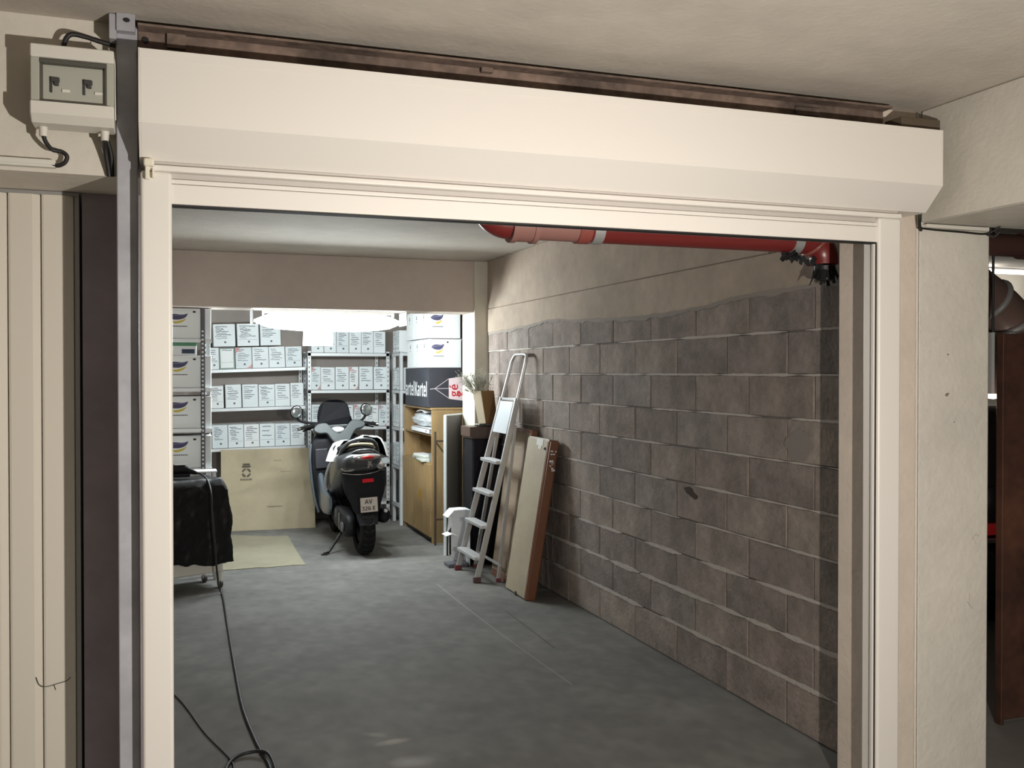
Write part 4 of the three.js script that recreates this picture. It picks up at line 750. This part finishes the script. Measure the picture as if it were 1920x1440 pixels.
  obj('grab_rail', [tube([[-.20, .83, -.12], [-.195, .88, .02], [-.165, .97, .10], [-.11, 1.025, .13], [-.02, 1.045, .14], [.08, 1.03, .13], [.13, .98, .10], [.15, .89, .04], [.155, .83, -.1]], .018, 60, 12), tube([[-.15, .905, .17], [-.08, .945, .20], [0, .955, .205], [.08, .945, .20], [.13, .905, .17]], .013, 30, 10)], phys([.04, .042, .045], .3, { clearcoat: .7 }), s);
  obj('side_trim', tube([[-.215, .86, -.12], [-.235, .80, -.22], [-.245, .70, -.36], [-.235, .60, -.47], [-.22, .55, -.5]], .016, 40, 8), M.steel, s);
  // floor tunnel, floorboard, side skirt
  obj('floorboard', loft([-.58, -.62, -.95, -1.02].map((z, i) => ring('xy', [0, .33, z], [.15, .215, .23, .2][i], [.035, .05, .05, .05][i], 4, 24))), M.plasticBlack, s);
  obj('tunnel', loft([-.6, -.75, -.9, -1.0].map((z, i) => ring('xy', [0, [.5, .5, .55, .65][i], z], [.12, .10, .10, .11][i], [.16, .14, .17, .22][i], 2.6, 24))), M.plasticBlack, s);
  obj('side_skirt', loft([-.48, -.55, -.8, -1.0, -1.06].map((z, i) => ring('xy', [-.2, [.42, .40, .40, .5, .6][i], z], [.015, .03, .035, .04, .02][i], [.06, .10, .12, .2, .22][i], 2.8, 20))), M.bodyReflection, s);
  // leg shield, front fairing
  obj('leg_shield', loft([[.25, .20, .03, -1.02], [.4, .235, .04, -1.02], [.6, .255, .045, -1.0], [.8, .265, .045, -.99], [.95, .25, .05, -1.0], [1.02, .20, .05, -1.03], [1.05, .12, .04, -1.06]].map(([y, w, t, z]) => ring('xz', [-.03, y, z], w, t, 3.4, 32))), M.plasticBlack, s);
  obj('glovebox', [cbox(.13, .2, .03, .015, -.185, .80, -.945), cbox(.13, .2, .03, .015, .12, .80, -.945)], std([.03, .03, .036], .45), s);
  obj('shield_edge', tube([[-.28, .95, -.97], [-.298, .8, -.955], [-.29, .6, -.965], [-.268, .42, -.985], [-.23, .27, -1.0]], .013, 40, 8), M.bodyReflection, s);
  obj('front_fairing', loft([[.42, .10, .08, -1.22], [.55, .20, .15, -1.19], [.75, .25, .19, -1.16], [.92, .235, .18, -1.15], [1.02, .19, .14, -1.14], [1.10, .13, .09, -1.13]].map(([y, w, t, z]) => ring('xz', [-.02, y, z], w, t, 2.5, 32))), M.bodyDark, s);
  obj('front_mudguard', loft([-1.2, -1.28, -1.4, -1.5].map((z, i) => ring('xy', [0, [.46, .53, .54, .46][i], z], [.06, .075, .075, .05][i], [.03, .04, .04, .03][i], 2.6, 20))), M.bodyDark, s);
  obj('fork', [rod([-.09, .25, -1.36], [-.08, .8, -1.16], .02), rod([.09, .25, -1.36], [.08, .8, -1.16], .02)], M.plasticBlack, s);
  // handlebar
  { const sh = smoothShape([[-.03, .945], [.055, .945], [.095, 1.03], [.15, 1.105], [.22, 1.125], [.245, 1.155], [.20, 1.185], [.12, 1.18], [.05, 1.10], [-.01, 1.065], [-.07, 1.10], [-.13, 1.17], [-.21, 1.165], [-.245, 1.12], [-.20, 1.09], [-.13, 1.085], [-.085, 1.02]]); const g = new THREE.ExtrudeGeometry(sh, { depth: .07, bevelEnabled: true, bevelSize: .012, bevelThickness: .018, bevelSegments: 4, curveSegments: 4 }); g.rotateX(-.25); g.translate(0, -.02, -.71); g.translate(0, 0, 0); const hb = obj('handlebar_cover', g, M.silver, s);
    obj('dash', (() => { const q = new THREE.SphereGeometry(1, 20, 12); q.scale(.07, .03, .03); q.translate(-.015, 1.07, -.97); return q; })(), M.white, hb); }
  for (const sd of [-1, 1]) {
    const gr = obj('grip', rod([sd * .24 - .01, 1.125, -.98], [sd * .375 - .01, 1.105, -.92], .018), M.tyre, s); obj('bar_end', rod([sd * .375 - .01, 1.105, -.92], [sd * .395 - .01, 1.102, -.911], .017), M.chrome, gr);
    obj('brake_lever', tube([[sd * .2, 1.11, -1.01], [sd * .27, 1.095, -1.02], [sd * .35, 1.075, -.985]], .008, 16, 6), M.plasticBlack, s);
    obj('switch_pod', cbox(.06, .05, .05, .014, sd * .215 - .005, 1.125, -.985), M.plasticBlack, s);
    const mx = sd < 0 ? -.40 : .29, my = sd < 0 ? 1.265 : 1.25;
    const st = obj('mirror', (() => { const g = new THREE.SphereGeometry(1, 24, 16); g.scale(.058, .066, .022); g.rotateZ(sd * .4); g.translate(mx, my, -1.02); return g; })(), M.plasticBlack, s);
    obj('mirror_glass', (() => { const g = new THREE.SphereGeometry(1, 24, 12); g.scale(.05, .057, .006); g.rotateZ(sd * .4); g.translate(mx, my, -1.0); return g; })(), std([.30, .33, .33], .12, { metalness: .8 }), st);
    obj('mirror_stalk', tube([[mx, my - .05, -1.03], [mx * .86, my - .10, -1.03], [sd * .2, 1.14, -1.0]], .013, 20, 8), M.plasticBlack, s);
  }
  { const sh = smoothShape([[-.17, 0], [.15, 0], [.155, .10], [.135, .20], [.08, .238], [-.02, .245], [-.10, .235], [-.145, .19], [-.168, .10]]); const g = new THREE.ExtrudeGeometry(sh, { depth: .004, bevelEnabled: true, bevelSize: .002, bevelThickness: .002, bevelSegments: 2 }); const p = g.attributes.position; for (let i = 0; i < p.count; i++) { const x = p.getX(i); p.setZ(i, p.getZ(i) - 2.2 * x * x); } g.computeVertexNormals(); g.rotateX(-.3); g.translate(-.005, 1.125, -1.07); obj('windshield', g, phys([.004, .004, .006], .5, { specularIntensity: .35 }), s); }
  obj('side_stand', [rod([-.12, .20, -.30], [-.30, .03, -.12], .013), rod([-.30, .03, -.12], [-.345, .028, -.085], .011), cbox(.055, .014, .035, .004, -.345, .022, -.085)], M.black, s);
  // white cloth on the seat
  const nx = 16, nz = 12, rowsT = []; for (let j = 0; j <= nz; j++) { const r = []; for (let i = 0; i <= nx; i++) { const u = i / nx * 2 - 1, v = j / nz; const x = u * (.24 + .03 * Math.sin(j)), z = -.05 - v * .42; const drop = Math.max(0, Math.abs(u) - .6); r.push(V3(x - .01, 1.03 - drop * drop * 1.1 - .035 * v + .010 * Math.sin(u * 9 + v * 4) + (u > 0 ? .03 * (1 - drop) : -.01), z)); } rowsT.push(r); }
  const rings2 = rowsT.map(r => [...r, ...r.slice().reverse().map(p => p.clone().add(V3(0, -.006, 0)))]);
  const cl = loft(rings2); cl.translate(1.64, 0, -8.70); single('white_cloth', 'white cloth spread over the seat of the scooter', 'cloth', cl, M.white);
}

// ---------------------------------------------------------------- neighbouring bay seen past the right pillar
{
  const d = thing('rusty_door', 'rusty brown steel door leaf beyond the right pillar', 'door leaf');
  obj('leaf', bx(3.635, 4.7, .02, 1.81, 3.50, 3.53, .006), M.rustDoor, d); obj('edge_bar', bx(3.622, 3.64, 0, 1.812, 3.492, 3.532, .004), M.rustDoor, d);
  const p = thing('waste_pipe', 'fat grey brown waste pipe elbow above the rusty door', 'pipe');
  const pm = std([.13, .085, .07], .4), pg = std([.22, .21, .2], .4);
  obj('elbow', tube([[3.65, 2.12, -3.8], [3.76, 2.05, -3.8], [3.88, 1.98, -3.8], [3.98, 1.90, -3.8], [4.04, 1.78, -3.8], [4.05, 1.5, -3.8]], .105, 40, 24), pm, p);
  for (const [x, y, ang] of [[3.86, 1.99, -.55], [3.99, 1.88, -.95]]) { const g = new THREE.TorusGeometry(.106, .016, 10, 28); g.rotateY(Math.PI / 2); g.rotateZ(ang); g.translate(x, y, -3.8); obj('collar', g, pg, p); }
  obj('branch', tube([[3.76, 2.22, -3.88], [3.80, 2.12, -3.87], [3.79, 2.0, -3.84]], .08, 20, 20), pg, p);
  const q = thing('brown_pipe', 'dark brown horizontal pipe high behind the right pillar', 'pipe');
  obj('pipe', rod([3.3, 2.20, -3.40], [5.2, 2.20, -3.40], .05, 24), std([.075, .035, .028], .5), q);
  obj('collar', rod([3.62, 2.20, -3.40], [3.68, 2.20, -3.40], .06, 24), std([.075, .035, .028], .5), q);
  const l = thing('strip_light', 'bright strip light on the far wall of parking hall', 'lamp', [7.5, 2.575, 7.2]);
  obj('housing', cbox(1.4, .04, .05, .006, 0, .02, 0), M.white, l);
  obj('tube', (() => { const g = new THREE.CylinderGeometry(.016, .016, 1.3, 16); g.rotateZ(Math.PI / 2); g.translate(0, 0, .05); return g; })(), std([.9, .9, .9], .5, { emissive: lin(1, 1, .98), emissiveIntensity: 2.5 }), l);
  for (const x of [-.4, .4]) { const q = new THREE.PointLight(lin(1, .97, .9), .45, 0, 2); q.position.set(x, -.03, .06); q.castShadow = true; l.add(q); }
  const h = thing('hanging_lamp', 'grey tubular hanging lamp with bright white end past the pillar', 'lamp', [3.71, 0, 3.62]);
  obj('tube', [rod([-.02, 1.53, 0], [-.02, 1.82, 0], .032, 20)], std([.3, .3, .29], .5), h);
  obj('flex', rod([-.02, 1.82, 0], [-.02, 2.62, 0], .006), M.cable, h);
  obj('glow', (() => { const g = new THREE.SphereGeometry(.034, 18, 10); g.scale(1, .4, 1); g.translate(-.02, 1.52, 0); return g; })(), std([.9, .9, .9], .5, { emissive: lin(1, 1, .96), emissiveIntensity: 3 }), h);
  const pl = new THREE.PointLight(lin(1, .97, .9), .25, 0, 2); pl.position.set(-.02, 1.47, 0); pl.castShadow = true; h.add(pl);
  // dark parked car, mostly behind the pillar
  const c = thing('parked_car', 'dark parked car with red tail light behind the right pillar', 'car', [4.80, 0, 4.62]);
  obj('body', loft([[.25, .75, .9], [.4, .82, .95], [.75, .83, .96], [.9, .78, .92]].map(([y, w, t]) => ring('xz', [.7, y, -1.0], w, t, 4, 36))), phys([.02, .02, .024], .3, { clearcoat: 1 }), c);
  obj('cabin', loft([[.88, .72, .75], [1.15, .66, .62], [1.36, .56, .45], [1.40, .45, .35]].map(([y, w, t]) => ring('xz', [.7, y, -1.05], w, t, 4, 36))), phys([.012, .012, .014], .15, { clearcoat: 1 }), c);
  for (const x of [.0, 1.4]) { const t = obj('tail_light', cbox(.2, .07, .06, .02, x, .66, -.10), phys([.5, .02, .02], .15, { clearcoat: 1, emissive: lin(.5, .02, .02), emissiveIntensity: .12 }), c); obj('reflector', cbox(.19, .03, .03, .008, x, .595, -.075), M.chrome, t); }
  for (const [x, z] of [[.1, -.5], [1.3, -.5], [.1, -1.55], [1.3, -1.55]]) { const g = new THREE.CylinderGeometry(.3, .3, .2, 28); g.rotateZ(Math.PI / 2); g.translate(x, .3, z); obj('wheel', g, M.tyre, c); }
}

// ---------------------------------------------------------------- work lamp and added fill lamp (outside the frame)
{
  const w = thing('work_lamp', 'portable work lamp on a stand to the right of the camera', 'lamp', [SPOT.pos[0], 0, -SPOT.pos[2]]);
  obj('base', (() => { const g = new THREE.CylinderGeometry(.16, .18, .03, 28); g.translate(0, .015, .1); return g; })(), M.darkGrey, w);
  obj('pole', rod([0, .03, .1], [0, 1.38, .1], .014), M.steel, w);
  const dir = V3(...SPOT.target).sub(V3(...SPOT.pos)).normalize();
  const head = obj('lamp_head', (() => { const g = new THREE.CylinderGeometry(.05, .035, .08, 24, 1, false); g.rotateX(-Math.PI / 2); g.translate(0, 0, .05); return g; })(), M.darkGrey, w); head.position.set(0, SPOT.pos[1], .0);
  const face = obj('lens', (() => { const g = new THREE.CircleGeometry(.044, 28); g.rotateY(Math.PI); g.translate(0, 0, .005); return g; })(), std([.9, .9, .9], .4, { emissive: lin(...SPOT.color), emissiveIntensity: 4 }), w); face.position.set(0, SPOT.pos[1], 0);
  const sp = new THREE.SpotLight(lin(...SPOT.color), SPOT.power, 0, SPOT.angle, SPOT.penumbra, 2);
  sp.position.set(...SPOT.pos); sp.target.position.set(...SPOT.target); sp.castShadow = true; sp.shadow.mapSize.set(2048, 2048); sp.shadow.radius = 1; scene.add(sp, sp.target); sp.name = 'work_light';
  const c = thing('added_fill_lamp', 'added unseen ceiling lamp giving fill light behind the camera', 'lamp', [.8, 2.57, -2.2]);  // unseen lamp, added only to lift the fill light out here
  obj('housing', cbox(1.5, .05, .16, .006, 0, .022, 0), M.white, c);
  obj('glow_body', cbox(1.46, .03, .13, .01, 0, -.015, 0), std([.9, .9, .9], .5, { emissive: lin(...FILL.color), emissiveIntensity: 1.5 }), c);
  const ra = new THREE.RectAreaLight(lin(...FILL.color), FILL.power, 1.4, .12); ra.position.set(0, -.04, 0); ra.rotation.x = -Math.PI / 2; c.add(ra);
}

renderer.render(scene, camera);
